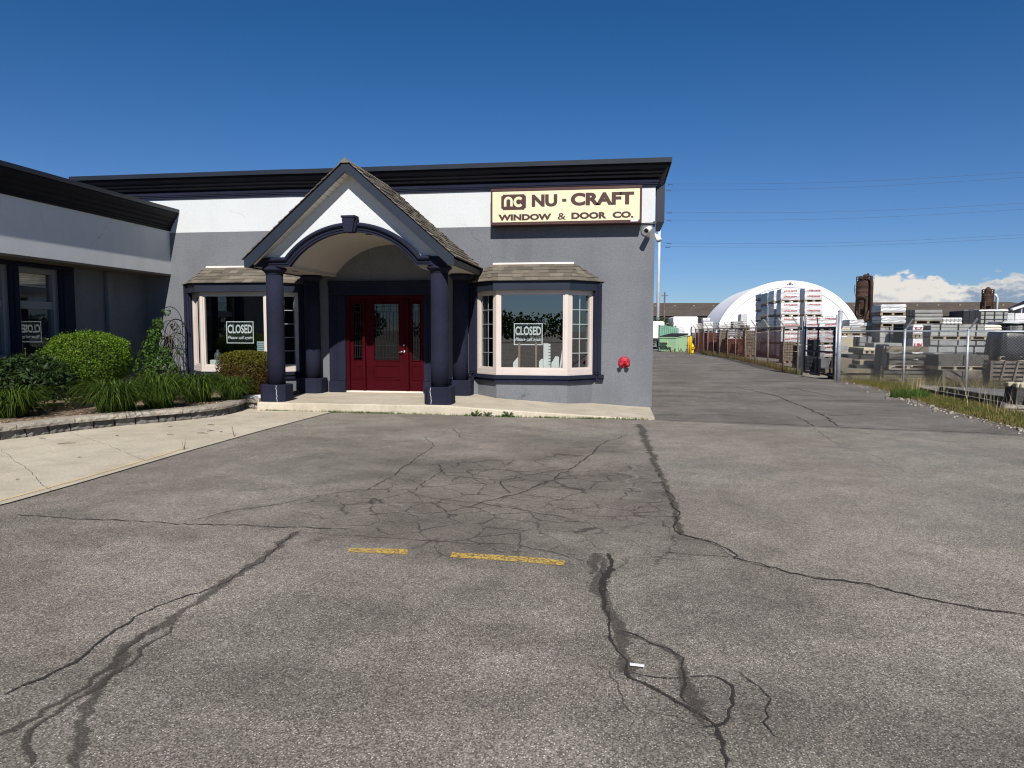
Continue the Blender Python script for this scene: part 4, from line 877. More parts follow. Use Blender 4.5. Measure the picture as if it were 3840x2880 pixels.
nt = [ps(824, 976), ps(884, 976)]
for k in range(8): yb_ = 962-26*k; nt += [ps(884, yb_), ps(884, yb_-20), ps(866, yb_-20), ps(866, yb_-26)]
nt += [ps(866, 755), ps(824, 755)]
sample(nt, 14.74, 14.80, 'tallest white moulding sample with a notched right edge in the window')
sample([ps(892, 976), ps(955, 976), ps(958, 872), ps(926, 866), ps(905, 905), ps(892, 925)], 14.75, 14.82, 'low white moulding sample with a stepped top on the right of the sill')
sample([ps(962, 976), ps(976, 976), ps(1000, 830), ps(996, 812), ps(985, 815)], 14.70, 14.73, 'thin white moulding strip leaning at the right end of the sill')
pz = lambda x, y, Y=14.85: onY(640+x/2.8596, 960+y/2.8596, Y)
a_, b_ = pz(434, 1182), pz(528, 1114); m = MB(); m.bbox(a_.x, b_.x, 14.80, 14.95, .737, b_.z, .01); tag(m.build('cardboard_carton', white_plastic), 'small white box on the sill of the left bay window', 'box')
a_ = pz(503, 1110, 15.0); m = MB(); m.lathe([(.0, .737), (.075, .74), (.08, .78), (.08, .98), (.05, 1.03), (.03, 1.04), (.03, 1.09), (0, 1.09)], (a_.x, 15.02, 0), 16); tag(m.build('bottle', M_plain('grey_bottle', (.10, .11, .12), .3)), 'grey bottle behind the small white box in the left bay window', 'bottle')
a_, b_ = pz(942, 1016), pz(994, 912); m = MB()
for i in range(11): z = .80+i*(b_.z-.80)/11; m.box(a_.x+.004*(i % 3), b_.x+.12, 14.78, 14.95, z, z+(b_.z-.80)/11-.008)
m.box(a_.x, b_.x+.12, 14.79, 14.95, .737, .80); tag(m.build('brochure_stack', M_plain('pale_teal_paper', (.42, .52, .52), .6)), 'stack of pale blue brochures beside the right frame of the left bay window', 'brochures')
# security camera
sc_ = thing('security_camera', (0.587, D, 3.6), 'white bullet security camera with trailing cable below the right end of the sign', 'camera')
m = MB(); d0, d1 = Vector((0.63, 14.92, 3.63)), Vector((0.55, 14.72, 3.56)); m.tube([d0, d0.lerp(d1, .1), d1], [.045, .055, .058], 16); m.tube([(0.60, D, 3.50), (0.60, D-.06, 3.52), (0.61, 14.95, 3.59)], [.04, .022, .02], 10); m.build('camera_body', white_plastic, sc_)
m = MB(); m.lathe([(0, 0), (.05, 0), (.05, .006), (0, .006)], (0, 0, 0), 16); dd = (d1-d0).normalized(); v = []
m = MB(); m.tube([d1-dd*.002, d1+dd*.008], [.048, .046], 16); m.build('lens', black, sc_)
m = MB(); m.tube([(0.50, D-.02, 3.75), (0.45, D-.02, 3.66), (0.46, D-.02, 3.56), (0.53, D-.02, 3.50), (0.60, D-.02, 3.50)], .007, 6); m.build('cable', dark_wire, sc_)
fl_ = thing('wall_lamp', (0.79, D+.2, 3.48), 'small white wall floodlight on the building corner under the dark gutter box', 'lamp'); m = MB(); m.tube([(0.735, D+.2, 3.56), (0.79, D+.16, 3.50), (0.83, D+.08, 3.42)], [.03, .05, .06], 12); m.build('lamp_head', white_plastic, fl_)
# fire department connection
fd = thing('fire_hose_inlet', (0.147, D, 0.87), 'red twin fire hose inlet on the grey wall near the right corner', 'fire hose inlet')
m = MB(); m.lathe([(0, .05), (.05, .05), (.06, .03), (.108, .022), (.122, .012), (.122, 0)], (.147, D, .885), 28, 'y')
m.lathe([(.112, .012), (.112, .026), (.104, .026), (.104, .012)], (.147, D, .885), 28, 'y', caps=False); m.build('wall_plate', red_paint, fd)
for s in (-1, 1):
    m = MB(); m.tube([(.147, D-.03, .885), (.147+s*.045, D-.075, .86), (.147+s*.075, D-.145, .835)], [.042, .038, .034], 14); m.tube([(.147+s*.070, D-.12, .845), (.147+s*.080, D-.15, .832)], [.044, .044], 12); m.tube([(.147+s*.080, D-.15, .832), (.147+s*.086, D-.172, .824)], [.026, .018], 8); m.tube([(.147+s*.10, D-.135, .86), (.147+s*.125, D-.14, .87)], .008, 6); m.build('hose_inlet', red_paint, fd)

# ================================================================== YARD
GZ = -0.07
c8 = lambda x, y: (3000+x/2.633, 940+y/2.633)
c7 = lambda x, y: (2400+x/3.072, 940+y/3.072)
z5 = lambda x, y: (2800+x/4.148, 1040+y/4.148)
c4 = lambda x, y: (2440+x/5.027, 1100+y/5.027)
YARD = 'stone and paver pallets stacked in the yard'
_ld = random.Random(99)
def wood_pallet(root, x0, x1, y0, y1, z0, h=.13):
    m = MB(); n = max(3, int((x1-x0)/.45)+1)
    for k in range(n): x = x0+(x1-x0-.09)*k/(n-1); m.box(x, x+.09, y0+.02, y1-.02, z0+.018, z0+h-.02)
    nb = max(3, int((y1-y0)/.2))
    for k in range(nb):
        y = y0+(y1-y0-.1)*k/(nb-1); m.box(x0, x1, y, y+.1, z0+h-.02, z0+h); 
        if k in (0, nb//2, nb-1): m.box(x0, x1, y, y+.1, z0, z0+.018)
    return m.build('wooden_pallet', pallet_wood, root)
def wrapped(x0, x1, y0, y1, z0, z1, seed, bulge=.02):
    r = random.Random(seed); m = MB(); n, mz = 5, 6; rings = []
    for k in range(mz+1):
        z = z0+(z1-z0)*k/mz; ins = .03 if k in (0, mz) else r.uniform(0, .014)
        xa, xb, ya, yb = x0+ins, x1-ins, y0+ins, y1-ins; ring = []
        for (p, q) in (((xa, ya), (xb, ya)), ((xb, ya), (xb, yb)), ((xb, yb), (xa, yb)), ((xa, yb), (xa, ya))):
            for i in range(n): t = i/n; ring.append((p[0]+(q[0]-p[0])*t+r.uniform(-bulge, bulge)*.6, p[1]+(q[1]-p[1])*t+r.uniform(-bulge, bulge)*.6, z+r.uniform(-.5, .5)*bulge*(1 if 0 < k else 0)))
        rings.append(ring)
    m.loft(rings, smooth=False); return m
def load(name, label, rect, Y, dep, kind, mat, nx=1, nz=2, pal=True, g=False, strap=0, logo=0, ny=1, group=YARD, cat='stone pallet', grow=0.0, txt='UNILOCK'):
    x0, y0, x1, y1 = rect; A, B = onY(x0, y0, Y), onY(x1, y1, Y); xa, xb, z1, z0 = A.x, B.x, A.z, B.z
    if g: z0 = GZ
    seed = int(x0*7+y0*13); r = random.Random(seed); ya, yb = Y, Y+dep
    root = thing(name, ((xa+xb)/2, Y+dep/2, z0), label, cat, group)
    zl = z0
    if pal and z1-z0 > .25: wood_pallet(root, xa, xb, ya, yb, z0); zl = z0+.13
    if kind == 'wrap':
        wrapped(xa, xb, ya, yb, zl, z1, seed).build('plastic_wrap', mat, root)
        for k in range(logo):
            zc = zl+(z1-zl)*((k+.62)/max(1, logo)) ; hgt = (z1-zl)*(.115 if logo > 1 else .2); ww = xb-xa
            text(txt, xa+ww*.16, xb-ww*.12, zc-hgt/2, zc+hgt/2, ya-.022, red_ink, root, .03, .12, 1.0, .004, rot=r.uniform(-.05, .05))
    elif kind in ('blocks', 'slabs', 'rough'):
        m = MB()
        for k in range(nz):
            za, zb = zl+(z1-zl)*k/nz, zl+(z1-zl)*(k+1)/nz-(.012 if kind == 'blocks' else .03); o = .0 if kind != 'blocks' or k % 2 == 0 else .5/nx*(xb-xa)
            for i in range(nx):
                for j in range(ny):
                    xi, xj = xa+(xb-xa)*i/nx+.004, xa+(xb-xa)*(i+1)/nx-.004; yi, yj = ya+dep*j/ny+.004, ya+dep*(j+1)/ny-.004
                    d = r.uniform(-.015, .015) if kind != 'blocks' else r.uniform(-.006, .006)
                    if kind == 'rough':
                        n = 12; rg = []
                        for q in range(n+1):
                            x = xi+(xj-xi)*q/n; jt = lambda s=.035: r.uniform(-s, s)
                            rg.append([(x, yi+jt(), za+abs(jt(.02))), (x, yi+jt(.05)-.02, (za+zb)/2), (x, yi+jt(), zb-abs(jt(.03))), (x, yj, zb-abs(jt(.02))), (x, yj, za)])
                        m.loft(rg, tone=r.random())
                    else: m.bbox(xi+d, xj+d, yi, yj, za, zb, .014, tone=r.random())
        m.build({'blocks': 'block_courses', 'slabs': 'slab_courses', 'rough': 'rough_stone'}[kind], mat, root)
    elif kind == 'bags':
        m = MB()
        for k in range(nz):
            for i in range(nx):
                xi, xj = xa+(xb-xa)*i/nx, xa+(xb-xa)*(i+1)/nx; za, zb = zl+(z1-zl)*k/nz, zl+(z1-zl)*(k+1)/nz; zc, xc = (za+zb)/2, (xi+xj)/2; hz, hx = (zb-za)/2, (xj-xi)/2*.99
                m.loft([[(xc+hx*s*math.copysign(abs(math.cos(t))**.5, math.cos(t)), yy, zc+hz*s*math.copysign(abs(math.sin(t))**.6, math.sin(t))) for t in np.linspace(0, 2*math.pi, 17)[:-1]] for yy, s in ((ya, .55), (ya+.05, .92), (ya+dep*.5, 1), (yb-.05, .92), (yb, .55))], smooth=True)
        m.build('bags', mat, root)
    elif kind == 'crate':
        m = MB(); t = .07
        for x in (xa, xb-t): m.box(x, x+t, ya-.0, ya+.05, z0, z1); m.box(x, x+t, yb-.05, yb, z0, z1)
        for k in range(nz+1): z = z0+.04+(z1-z0-.10)*k/nz; m.box(xa+.0, xb, ya+.052, ya+.075, z, z+.075); m.box(xa+.052, xa+.075, ya+.06, yb, z, z+.075); m.box(xa, xb, yb-.075, yb-.052, z, z+.075)
        xm = (xa+xb)/2
        if strap: m.bar((xa+.1, ya+.025, z1-.12), (xm-.02, ya+.025, z0+.05), .05, .09); m.bar((xb-.1, ya+.025, z1-.12), (xm+.02, ya+.025, z0+.05), .05, .09); m.box(xm-.035, xm+.035, ya+.0, ya+.05, z0, z1)
        else:
            for f in (.33, .66): m.bar((xa+(xb-xa)*f-.1, ya+.02, z0), (xa+(xb-xa)*f+.05, ya+.02, z1), .05, .08)
        m.build('crate_slats', mat, root); c = MB(); c.box(xa+.12, xb-.1, ya+.12, yb-.1, z0+.1, z1-.08, tone=.3); c.build('crate_contents', st_mid, root)
    elif kind == 'tarp':
        m = MB(); rg = []; n = 26
        for k, (s, z) in enumerate(((1.06, z0), (1.04, z0+(z1-z0)*.3), (1.0, z0+(z1-z0)*.7), (.98, z1-.06), (.9, z1))):
            ring = []
            for i in range(n):
                a_ = 2*math.pi*i/n; cx, cy = math.copysign(abs(math.cos(a_))**.35, math.cos(a_)), math.copysign(abs(math.sin(a_))**.35, math.sin(a_)); f = 1+(.07 if k < 3 else .02)*math.sin(i*2.4+k*.6)
                ring.append(((xa+xb)/2+(xb-xa)/2*s*cx*f, (ya+yb)/2+dep/2*s*cy*f, z+r.uniform(-.03, .03)))
            rg.append(ring)
        m.loft(rg, smooth=True); m.build('tarp_cover', mat, root)
    if strap and kind != 'crate':
        for k in range(strap):
            m = MB(); x = xa+(xb-xa)*(k+.5)/strap+r.uniform(-.05, .05); m.box(x-.018, x+.018, ya-.028, ya-.020, zl+.0, z1+.012); m.box(x-.018, x+.018, ya-.028, yb, z1+.004, z1+.012)
            m.build('strap', rubber, root)
    return root
r8 = lambda a, b, c, d: (*c8(a, b), *c8(c, d))
r5 = lambda a, b, c, d: (*z5(a, b), *z5(c, d))
r4 = lambda a, b, c, d: (*c4(a, b), *c4(c, d))
G = True
# nearest row, just behind the front fence
load('concrete_block', 'long tan concrete block with pointed end lying lowest beside the gate post', (3129, 1404, 3284, 1426), 25.3, .8, 'slabs', st_tan, 1, 1, False, G, cat='concrete block')
load('concrete_block', 'long tan concrete block lying on top of the lowest one beside the gate post', (3094, 1379, 3284, 1401), 25.3, .8, 'slabs', st_tan, 1, 1, False, cat='concrete block')
load('slab_stack', 'low stack of weathered grey slabs on the ground under the rough stone rows', r8(820, 1178, 1320, 1300), 24.4, 1.0, 'slabs', st_mid, 1, 2, True, G)
load('stone_stack', 'pallet of rough split stone in two rows behind the first fence post', r8(885, 1010, 1265, 1172), 24.5, 1.0, 'rough', st_mid, 1, 2, True)
load('stone_stack', 'pale rough stone pallet on top of the rough rows behind the first fence post', r8(850, 935, 1270, 1008), 24.6, 1.0, 'rough', st_tan, 1, 1, False)
load('tarp_bundle', 'narrow black tarp bundle standing left of the rough stone rows', r8(812, 935, 884, 1178), 24.7, .7, 'tarp', tarp, cat='bundle')
load('stone_stack', 'big dark grey stone blocks on the cross-braced wooden crate', r8(1372, 1018, 1860, 1185), 23.6, 1.1, 'slabs', st_mid, 2, 1, True)
load('wooden_crate', 'weathered wooden crate with crossed braces standing under the dark stone blocks', r8(1410, 1190, 1835, 1340), 23.4, 1.1, 'crate', pallet_dark, 1, 4, False, G, strap=1, cat='crate', group='wooden crates by the fence')
load('wooden_crate', 'slatted dark wooden crate at the right edge beside the cross-braced one', r8(1885, 1092, 2260, 1340), 23.1, 1.2, 'crate', pallet_dark, 1, 5, False, G, cat='crate', group='wooden crates by the fence')
load('tarp_bundle', 'large black tarp draped over a pallet on the slatted crate at the right', r8(1990, 805, 2270, 1088), 23.6, 1.0, 'tarp', tarp, cat='bundle')
# second row of long slabs
load('slab_stack', 'lowest long grey slab stack with black straps behind the second fence post', r8(1270, 940, 1985, 1010), 28, 1.1, 'slabs', st_grey, 1, 4, True, G, strap=4)
load('slab_stack', 'long grey slab with black straps, second from the bottom behind the second fence post', r8(1290, 884, 1828, 936), 28, 1.1, 'slabs', st_grey, 1, 1, False, strap=3)
load('wrapped_pallet', 'small white wrapped bundle with black print at the end of the long slabs', r8(1832, 880, 1978, 936), 28, 1.1, 'wrap', wrap_white, pal=False)
load('slab_stack', 'long grey strapped slab stack, third from the bottom behind the second fence post', r8(1290, 792, 1985, 880), 28, 1.1, 'slabs', st_light, 1, 1, True, strap=4)
load('slab_stack', 'topmost long pale slab of the strapped row behind the second fence post', r8(1290, 728, 1820, 789), 28, 1.1, 'slabs', st_light, 1, 1, False, strap=3)
load('wrapped_pallet', 'flat cream wrapped bundle on the right end of the strapped slabs', r8(1826, 735, 1990, 789), 28, 1.1, 'wrap', M_wrap('cream_wrap', (.66, .60, .50), (.40, .34, .27)), pal=False)
load('stone_stack', 'separate dark slab stack painting in the shaded ends of the strapped grey slabs', r8(1215, 733, 1287, 1010), 28.05, 1.1, 'slabs', st_dark, 1, 4, True, G)  # own load, coloured dark for the shaded side faces of the grey slabs
load('wrapped_pallet', 'small white wrapped pallet with a red mark between two dark stacks', r8(1118, 730, 1212, 862), 28, 1.1, 'wrap', wrap_white, logo=1, txt='U')
load('wrapped_pallet', 'white wrapped pallet with red letters under the small one between dark stacks', r8(1114, 866, 1212, 1010), 28, 1.1, 'wrap', wrap_white, logo=2, g=G, txt='UN')
load('stone_stack', 'tall charcoal stone stack rising behind the first fence post', r8(1020, 722, 1112, 1010), 28.6, 1.0, 'blocks', st_dark, 3, 6, True, G)
# third row, the upper tier on the skyline
for rc, tx in ((r8(1050, 722, 1410, 960), 'grey slab stack behind the dark stacks, under three pale long slabs'),): load('slab_stack', tx, rc, 32, 1.2, 'slabs', st_grey, 1, 4, True, G)
load('slab_stack', 'three pale long slabs stacked on a pallet on the skyline, left of the white bags', r8(1137, 578, 1406, 721), 32, 1.2, 'slabs', st_light, 1, 3, True)
load('stone_stack', 'bundle of upright charcoal stones left of the three pale long slabs', r8(1050, 582, 1134, 721), 32, 1.2, 'blocks', st_dark, 3, 2, False)
load('bag_pallet', 'two layers of white printed bags on the skyline between two slab stacks', r8(1412, 660, 1605, 735), 32, 1.0, 'bags', white_plastic, 5, 2, False, cat='bags')
load('slab_stack', 'grey slab stack hidden below the white printed bags', r8(1412, 737, 1620, 960), 32, 1.1, 'slabs', st_grey, 1, 4, True, G)
load('slab_stack', 'grey slab stack hidden below the strapped slabs on the right skyline', r8(1620, 722, 2060, 960), 32, 1.3, 'slabs', st_grey, 1, 4, True, G)
load('slab_stack', 'grey slabs with black straps and a white sheet on top, on the right skyline', r8(1787, 592, 2050, 720), 32, 1.3, 'slabs', st_light, 1, 3, False, strap=3)
load('stone_stack', 'three charcoal stone stacks side by side left of the strapped skyline slabs', r8(1612, 585, 1784, 720), 32, 1.3, 'slabs', st_dark, 3, 1, False)
load('plastic_sheet', 'crumpled white plastic sheet lying on the strapped skyline slabs', r8(1770, 578, 2062, 600), 31.95, 1.4, 'wrap', wrap_white, pal=False, cat='plastic sheet')
load('wrapped_pallet', 'grey and white wrapped pallet at the far right skyline, left one of two', r8(2045, 615, 2118, 800), 34, 1.1, 'wrap', wrap_clear, g=G)
load('wrapped_pallet', 'white wrapped pallet at the far right skyline, right one of two', r8(2124, 617, 2240, 800), 34, 1.1, 'wrap', wrap_white, g=G)
load('tarp_bundle', 'low dark bundle under clear plastic right of the cream wrapped bundle', r8(2040, 715, 2250, 800), 29.6, 1.0, 'tarp', tarp, cat='bundle', g=G)
load('plastic_sheet', 'clear crumpled plastic film over the dark bundle on the right', r8(2000, 700, 2260, 722), 29.5, 1.1, 'wrap', wrap_clear, pal=False, cat='plastic sheet')
load('wrapped_pallet', 'milky wrapped paver pallet on the skyline right of the first silo, upper of two', r8(800, 530, 1046, 640), 30, 1.05, 'wrap', wrap_clear)
load('wrapped_pallet', 'milky wrapped paver pallet with white labels, lower of two right of the first silo', r8(803, 641, 1044, 752), 30, 1.05, 'wrap', wrap_clear)
load('paver_pallet', 'grey paver pallet with a black strap under the two milky wrapped ones', r8(792, 756, 952, 895), 30, 1.05, 'blocks', st_light, 3, 8, True, G, strap=1)
load('stone_stack', 'charcoal stone pallet right beside the grey pavers under the milky wrapped pallets', r8(958, 758, 1022, 905), 30.2, 1.0, 'blocks', st_dark, 2, 5, True, G)
# middle-left pieces between the gate post and the skyline pallets
load('wrapped_pallet', 'plastic wrapped grey bundle below the first silo', r8(490, 682, 632, 748), 31, 1.0, 'wrap', wrap_clear, pal=False)
load('wrapped_pallet', 'small flat white bundle under the foot of the first silo', r8(636, 712, 714, 748), 31, 1.0, 'wrap', wrap_white, pal=False)
load('paver_pallet', 'grey slabs on a pallet under the plastic bundle below the first silo', r8(500, 752, 714, 842), 31, 1.0, 'slabs', st_light, 1, 2, True)
load('paver_pallet', 'white slabs on a pallet just right of the gate post at rail height', r8(395, 752, 494, 842), 31, 1.0, 'slabs', st_cream, 1, 2, True)
load('stone_stack', 'cream limestone block right of the gate post below the white slabs', r8(400, 845, 540, 925), 31, 1.0, 'slabs', st_cream, 1, 1, True, G)
load('paver_pallet', 'grey paver layers wrapped in black strap right of the cream limestone block', r8(590, 846, 718, 932), 30.6, 1.0, 'blocks', st_grey, 2, 5, True, G, strap=1)
load('stone_stack', 'pale grey block, upper of two right beside the gate post', r8(398, 930, 476, 985), 28.5, 1.0, 'slabs', st_light, 1, 1, False)
load('stone_stack', 'pale grey block, lower of two right beside the gate post', r8(398, 988, 476, 1050), 28.5, 1.0, 'slabs', st_light, 1, 2, True, G)
load('stone_stack', 'long cream slab pointing away, in the middle left of the stacks', r8(626, 950, 756, 1020), 27, 1.7, 'slabs', st_cream, 1, 1, True)
load('paver_pallet', 'low dark pallet under the long cream slab', r8(600, 1022, 800, 1075), 27, 1.4, 'slabs', st_dark, 2, 1, True, G)
load('slab_stack', 'pair of pale long slabs behind the rough stone, left of the dark stacks', r8(735, 903, 1012, 992), 27.6, 1.0, 'slabs', st_light, 1, 2, False, G)
load('stone_stack', 'charcoal slab left below the long cream slab', r8(478, 1018, 590, 1066), 27.2, 1.2, 'slabs', st_dark, 1, 1, False, G)
load('stone_stack', 'tan square block on a pallet beside the gate post above the long tan blocks', r8(398, 1054, 512, 1140), 26.4, 1.0, 'slabs', st_tan, 1, 1, True, G)
load('empty_pallet', 'empty wooden pallets stacked low in front of the cream slab', r8(590, 1076, 806, 1120), 26, 1.0, 'slabs', pallet_wood, 5, 2, True, G, cat='wooden pallet')
load('stone_stack', 'long charcoal slab lying low right of the tan block', r8(560, 1122, 812, 1185), 25.6, 1.0, 'slabs', st_dark, 1, 1, False, G)
# further loads that fill the yard behind the gate and between the larger stacks
XT = [
 ((*z5(1150, 1052), *z5(1215, 1205)), 31, .9, 'slabs', st_light, 1, 2, 'two pale grey blocks seen through the right half of the gate'),
 ((*z5(1042, 968), *z5(1142, 1205)), 31.5, 1.0, 'blocks', st_dark, 2, 5, 'charcoal stone pallet seen through the middle of the gate'),
 ((*z5(1150, 1250), *z5(1330, 1400)), 27.5, .9, 'slabs', st_grey, 2, 1, 'low grey stone pallet behind the right part of the gate'),
 ((*z5(880, 1230), *z5(1090, 1440)), 28.5, 1.0, 'blocks', st_dark, 4, 4, 'wide charcoal paver pallet behind the left part of the gate'),
 ((*z5(800, 1050), *z5(890, 1200)), 33, 1.0, 'slabs', st_mid, 1, 3, 'weathered slabs behind the infill panel beside the gate'),
 ((*z5(590, 1000), *z5(760, 1290)), 38, 1.2, 'blocks', st_tan, 4, 7, 'tan brick pallet behind the fence left of the gate'),
 (r8(645, 935, 800, 1000), 29, 1.0, 'slabs', st_mid, 2, 2, 'weathered slabs behind the long cream slab'),
 (r8(715, 700, 790, 905), 33, 1.0, 'blocks', st_mid, 2, 7, 'weathered grey brick pallet left of the milky wrapped pallets'),
 (r8(1280, 1010, 1372, 1180), 25.2, .9, 'rough', st_mid, 1, 3, 'rough stone stack between the split stone and the dark blocks'),
 (r8(1862, 1000, 1985, 1100), 26.5, .9, 'slabs', st_tan, 1, 2, 'tan slabs behind the slatted crate'),
 (r8(2060, 690, 2250, 720), 36, 1.0, 'slabs', st_grey, 2, 1, 'grey slabs behind the clear plastic film at the right'),
 (r8(1320, 1000, 1420, 1090), 26.4, .9, 'slabs', st_grey, 1, 2, 'short grey slabs above the rough stone stack in the middle'),
 (r8(540, 845, 590, 935), 30.9, 1.0, 'blocks', st_dark, 2, 4, 'narrow dark pallet painting in the shaded side of the strapped grey pavers'),  # dark colour stands in for the shaded left side of the grey pavers
]
for rc, Yy, dp_, kd, mt, nx, nz, tx in XT: load('stone_stack', tx, rc, Yy, dp_, kd, mt, nx, nz, True, True)
# the tall wrapped stack
def column_of(xs, ys, Y, dep, mat, logo, nm, names):
    for k in range(len(ys)-1):
        last = k == len(ys)-2
        load('paver_pallet', f'{names[k]} {nm}', (*z5(xs[0], ys[k]), *z5(xs[1], ys[k+1]-4)), Y, dep, 'wrap', mat, logo=logo, g=last)
N5 = ['topmost wrapped pallet of the', 'second highest wrapped pallet of the', 'middle wrapped pallet of the', 'second lowest wrapped pallet of the', 'bottom wrapped pallet of the']
column_of((535, 822), [178, 391, 615, 835, 1050, 1262], 44, 1.25, wrap_white, 2, 'tall red-printed column left of the gap', N5)
column_of((905, 1180), [168, 384, 612, 830, 1048, 1262], 44.3, 1.25, wrap_white, 2, 'tall red-printed column right of the gap', N5)
column_of((1182, 1430), [600, 830, 1048, 1262], 44.6, 1.25, wrap_white, 2, 'short red-printed column behind the gate', [N5[0], N5[2], N5[4]])
column_of((425, 500), [200, 408, 615, 835, 1050, 1258], 46.5, 1.6, wrap_white, 0, 'narrow pale column left of the printed ones', N5)
column_of((318, 396), [238, 440, 640, 840, 1050, 1240], 49, 2.0, wrap_grey, 0, 'grey column second from the stack\'s left end', N5)
column_of((225, 300), [255, 356, 530, 695, 860, 1225], 51.5, 2.0, wrap_grey, 0, 'grey column at the stack\'s left end', N5)
# stacks behind the rusty side fence
BR = 'brick and stone stacks behind the rusty fence'
for i, (rc, Yy, kd, mt, nx, nz, tx) in enumerate([
    (r4(1800, 700, 1985, 1060), 47, 'blocks', st_tan, 5, 8, 'tan brick stack just left of the tall wrapped columns'),
    (r4(1470, 690, 1790, 850), 50, 'slabs', st_grey, 1, 3, 'grey slab layers on top of the maroon bricks behind the rusty fence'),
    (r4(1470, 855, 1790, 1110), 50, 'blocks', st_red, 6, 7, 'maroon brick stack under the grey slab layers behind the rusty fence'),
    (r4(1300, 690, 1440, 1120), 52, 'blocks', st_tan, 3, 9, 'narrow tan brick stack behind the rusty fence'),
    (r4(1060, 740, 1290, 1130), 55, 'blocks', st_red, 5, 8, 'maroon brick stack at the middle of the rusty fence'),
    (r4(880, 740, 1050, 1120), 58, 'blocks', st_red, 4, 8, 'maroon brick stack near the far end of the rusty fence'),
    (r4(780, 740, 872, 1110), 61, 'blocks', st_tan, 3, 8, 'last tan brick stack beside the yellow hydrant')]):
    load('brick_pallet', tx, rc, Yy, 1.3, kd, mt, nx, nz, True, nz > 3, group=BR, cat='brick pallet')
load('wrapped_pallet', 'crumpled white wrapped pallet, upper of two, in front of the dome foot', r4(985, 465, 1125, 532), 58, 1.2, 'wrap', wrap_white, pal=False)
load('wrapped_pallet', 'crumpled white wrapped pallet, lower of two, in front of the dome foot', r4(995, 536, 1172, 738), 58, 1.2, 'wrap', wrap_white)
load('wrapped_pallet', 'white wrapped pallet leaning above the rusty fence under the left of the dome', r4(1290, 562, 1550, 686), 52.2, 1.2, 'wrap', wrap_white)
load('slab_stack', 'grey slabs poking above the rusty fence right of the white wrapped pallet', r4(1560, 520, 1740, 686), 50.2, 1.2, 'slabs', st_light, 1, 3, True)
load('wrapped_pallet', 'milky wrapped bundle standing highest before the dome wall', r4(1695, 392, 1822, 530), 54, 1.2, 'wrap', wrap_clear, g=G)
load('brick_pallet', 'dark brick pallet under the milky wrapped bundle before the dome', r4(1740, 600, 1870, 700), 47.4, 1.2, 'blocks', st_mid, 3, 3, True, group=BR, cat='brick pallet')
load('wrapped_pallet', 'white wrapped pallet behind the green container', r4(478, 606, 645, 720), 64, 1.2, 'wrap', wrap_white, g=G)
load('wrapped_pallet', 'white wrapped pallet between the green container and the dome', r4(775, 625, 902, 735), 63, 1.2, 'wrap', wrap_white, g=G)

# ---- chain link fences
def mesh_wire(m, p, q, z0, z1, pitch, r, zq0=None, zq1=None):
    p, q = Vector(p), Vector(q); L = (q-p).length; d = (q-p)/L; h = z1-z0
    nrm = Vector((-d.y, d.x, 0)); dd = Vector((d.x, d.y, 0))
    k = -h
    while k < L:
        for sgn in (1, -1):
            sa, za, sb, zb = k, 0.0, k+h, h
            if sgn < 0: za, zb = h, 0.0
            ca, cb = max(0.0, sa), min(L, sb)
            if cb-ca > .01:
                f = lambda s: za+(zb-za)*(s-sa)/h
                A, B = Vector((p.x, p.y, z0+f(ca)))+dd*ca, Vector((p.x, p.y, z0+f(cb)))+dd*cb
                ax = Vector((0, 0, r)); n2 = nrm*r+Vector((0, 0, 0)); sd = (B-A).normalized().cross(nrm).normalized()*r
                off = nrm*(.004*sgn)
                v = [A+off+sd, A+off-sd*.5+nrm*r*.87, A+off-sd*.5-nrm*r*.87, B+off+sd, B+off-sd*.5+nrm*r*.87, B+off-sd*.5-nrm*r*.87]
                m.add(v, [(0, 1, 4, 3), (1, 2, 5, 4), (2, 0, 3, 5)])
        k += pitch
def fence(name, label, posts, zt, post_mat, wire_mat, rail_mat, arm=None, pitch=.075, r=.004, bottom=0.03, rp=.035, barbs=3):
    c = posts[len(posts)//2]; root = thing(name, (c[0], c[1], GZ), label, 'fence', None)
    for i, (x, y) in enumerate(posts):
        m = MB(); z0 = gh(x, y)-.05; m.tube([(x, y, z0), (x, y, zt+.03)], rp, 10); m.lathe([(rp*1.1, 0), (rp*1.1, .02), (rp*.5, .05), (0, .055)], (x, y, zt+.02), 10)
        if arm: m.bar((x, y, zt+.03), (x+arm[0], y+arm[1], zt+.36), .03, .045)
        m.build('fence_post', post_mat, root)
    m = MB(); m.tube([(x, y, zt) for x, y in posts], .024, 8); m.build('top_rail', rail_mat, root)
    m = MB()
    for (p, q) in zip(posts, posts[1:]): mesh_wire(m, (*p, 0), (*q, 0), GZ+bottom, zt+.01, pitch, r)
    m.build('wire_mesh', wire_mat, root)
    if arm:
        m = MB()
        for k in range(barbs):
            f = (k+.8)/barbs; m.tube([(x+arm[0]*f, y+arm[1]*f, zt+.03+.33*f) for x, y in posts], .006, 4)
        m.build('barbed_wire', post_mat if False else dark_wire, root)
    return root
fside = [(p.x, p.y) for p in [gnd(*q) for q in fpx]]
fence('chain_link_fence', 'long rusty chain link fence with barbed wire along the right side of the driveway', fside, 1.73, rust_post, rust_wire, rust_post, (-.24, -.05), .085, .0024)
gp = gnd(3142, 1430); fr_px = [(3142, 1430), (3388, 1440), (3621, 1452)]
f0 = gp; f2 = gnd(3621, 1452); dv = (f2-f0); ft = [(f0.x+dv.x*t, f0.y+dv.y*t) for t in (0, .535, 1.0, 1.6)]
root_f = fence('chain_link_fence', 'grey chain link fence across the front of the stone yard right of the gate', ft, 1.56, galv, wire, galv, (.12, -.22), .078, .0018, .03, .036)
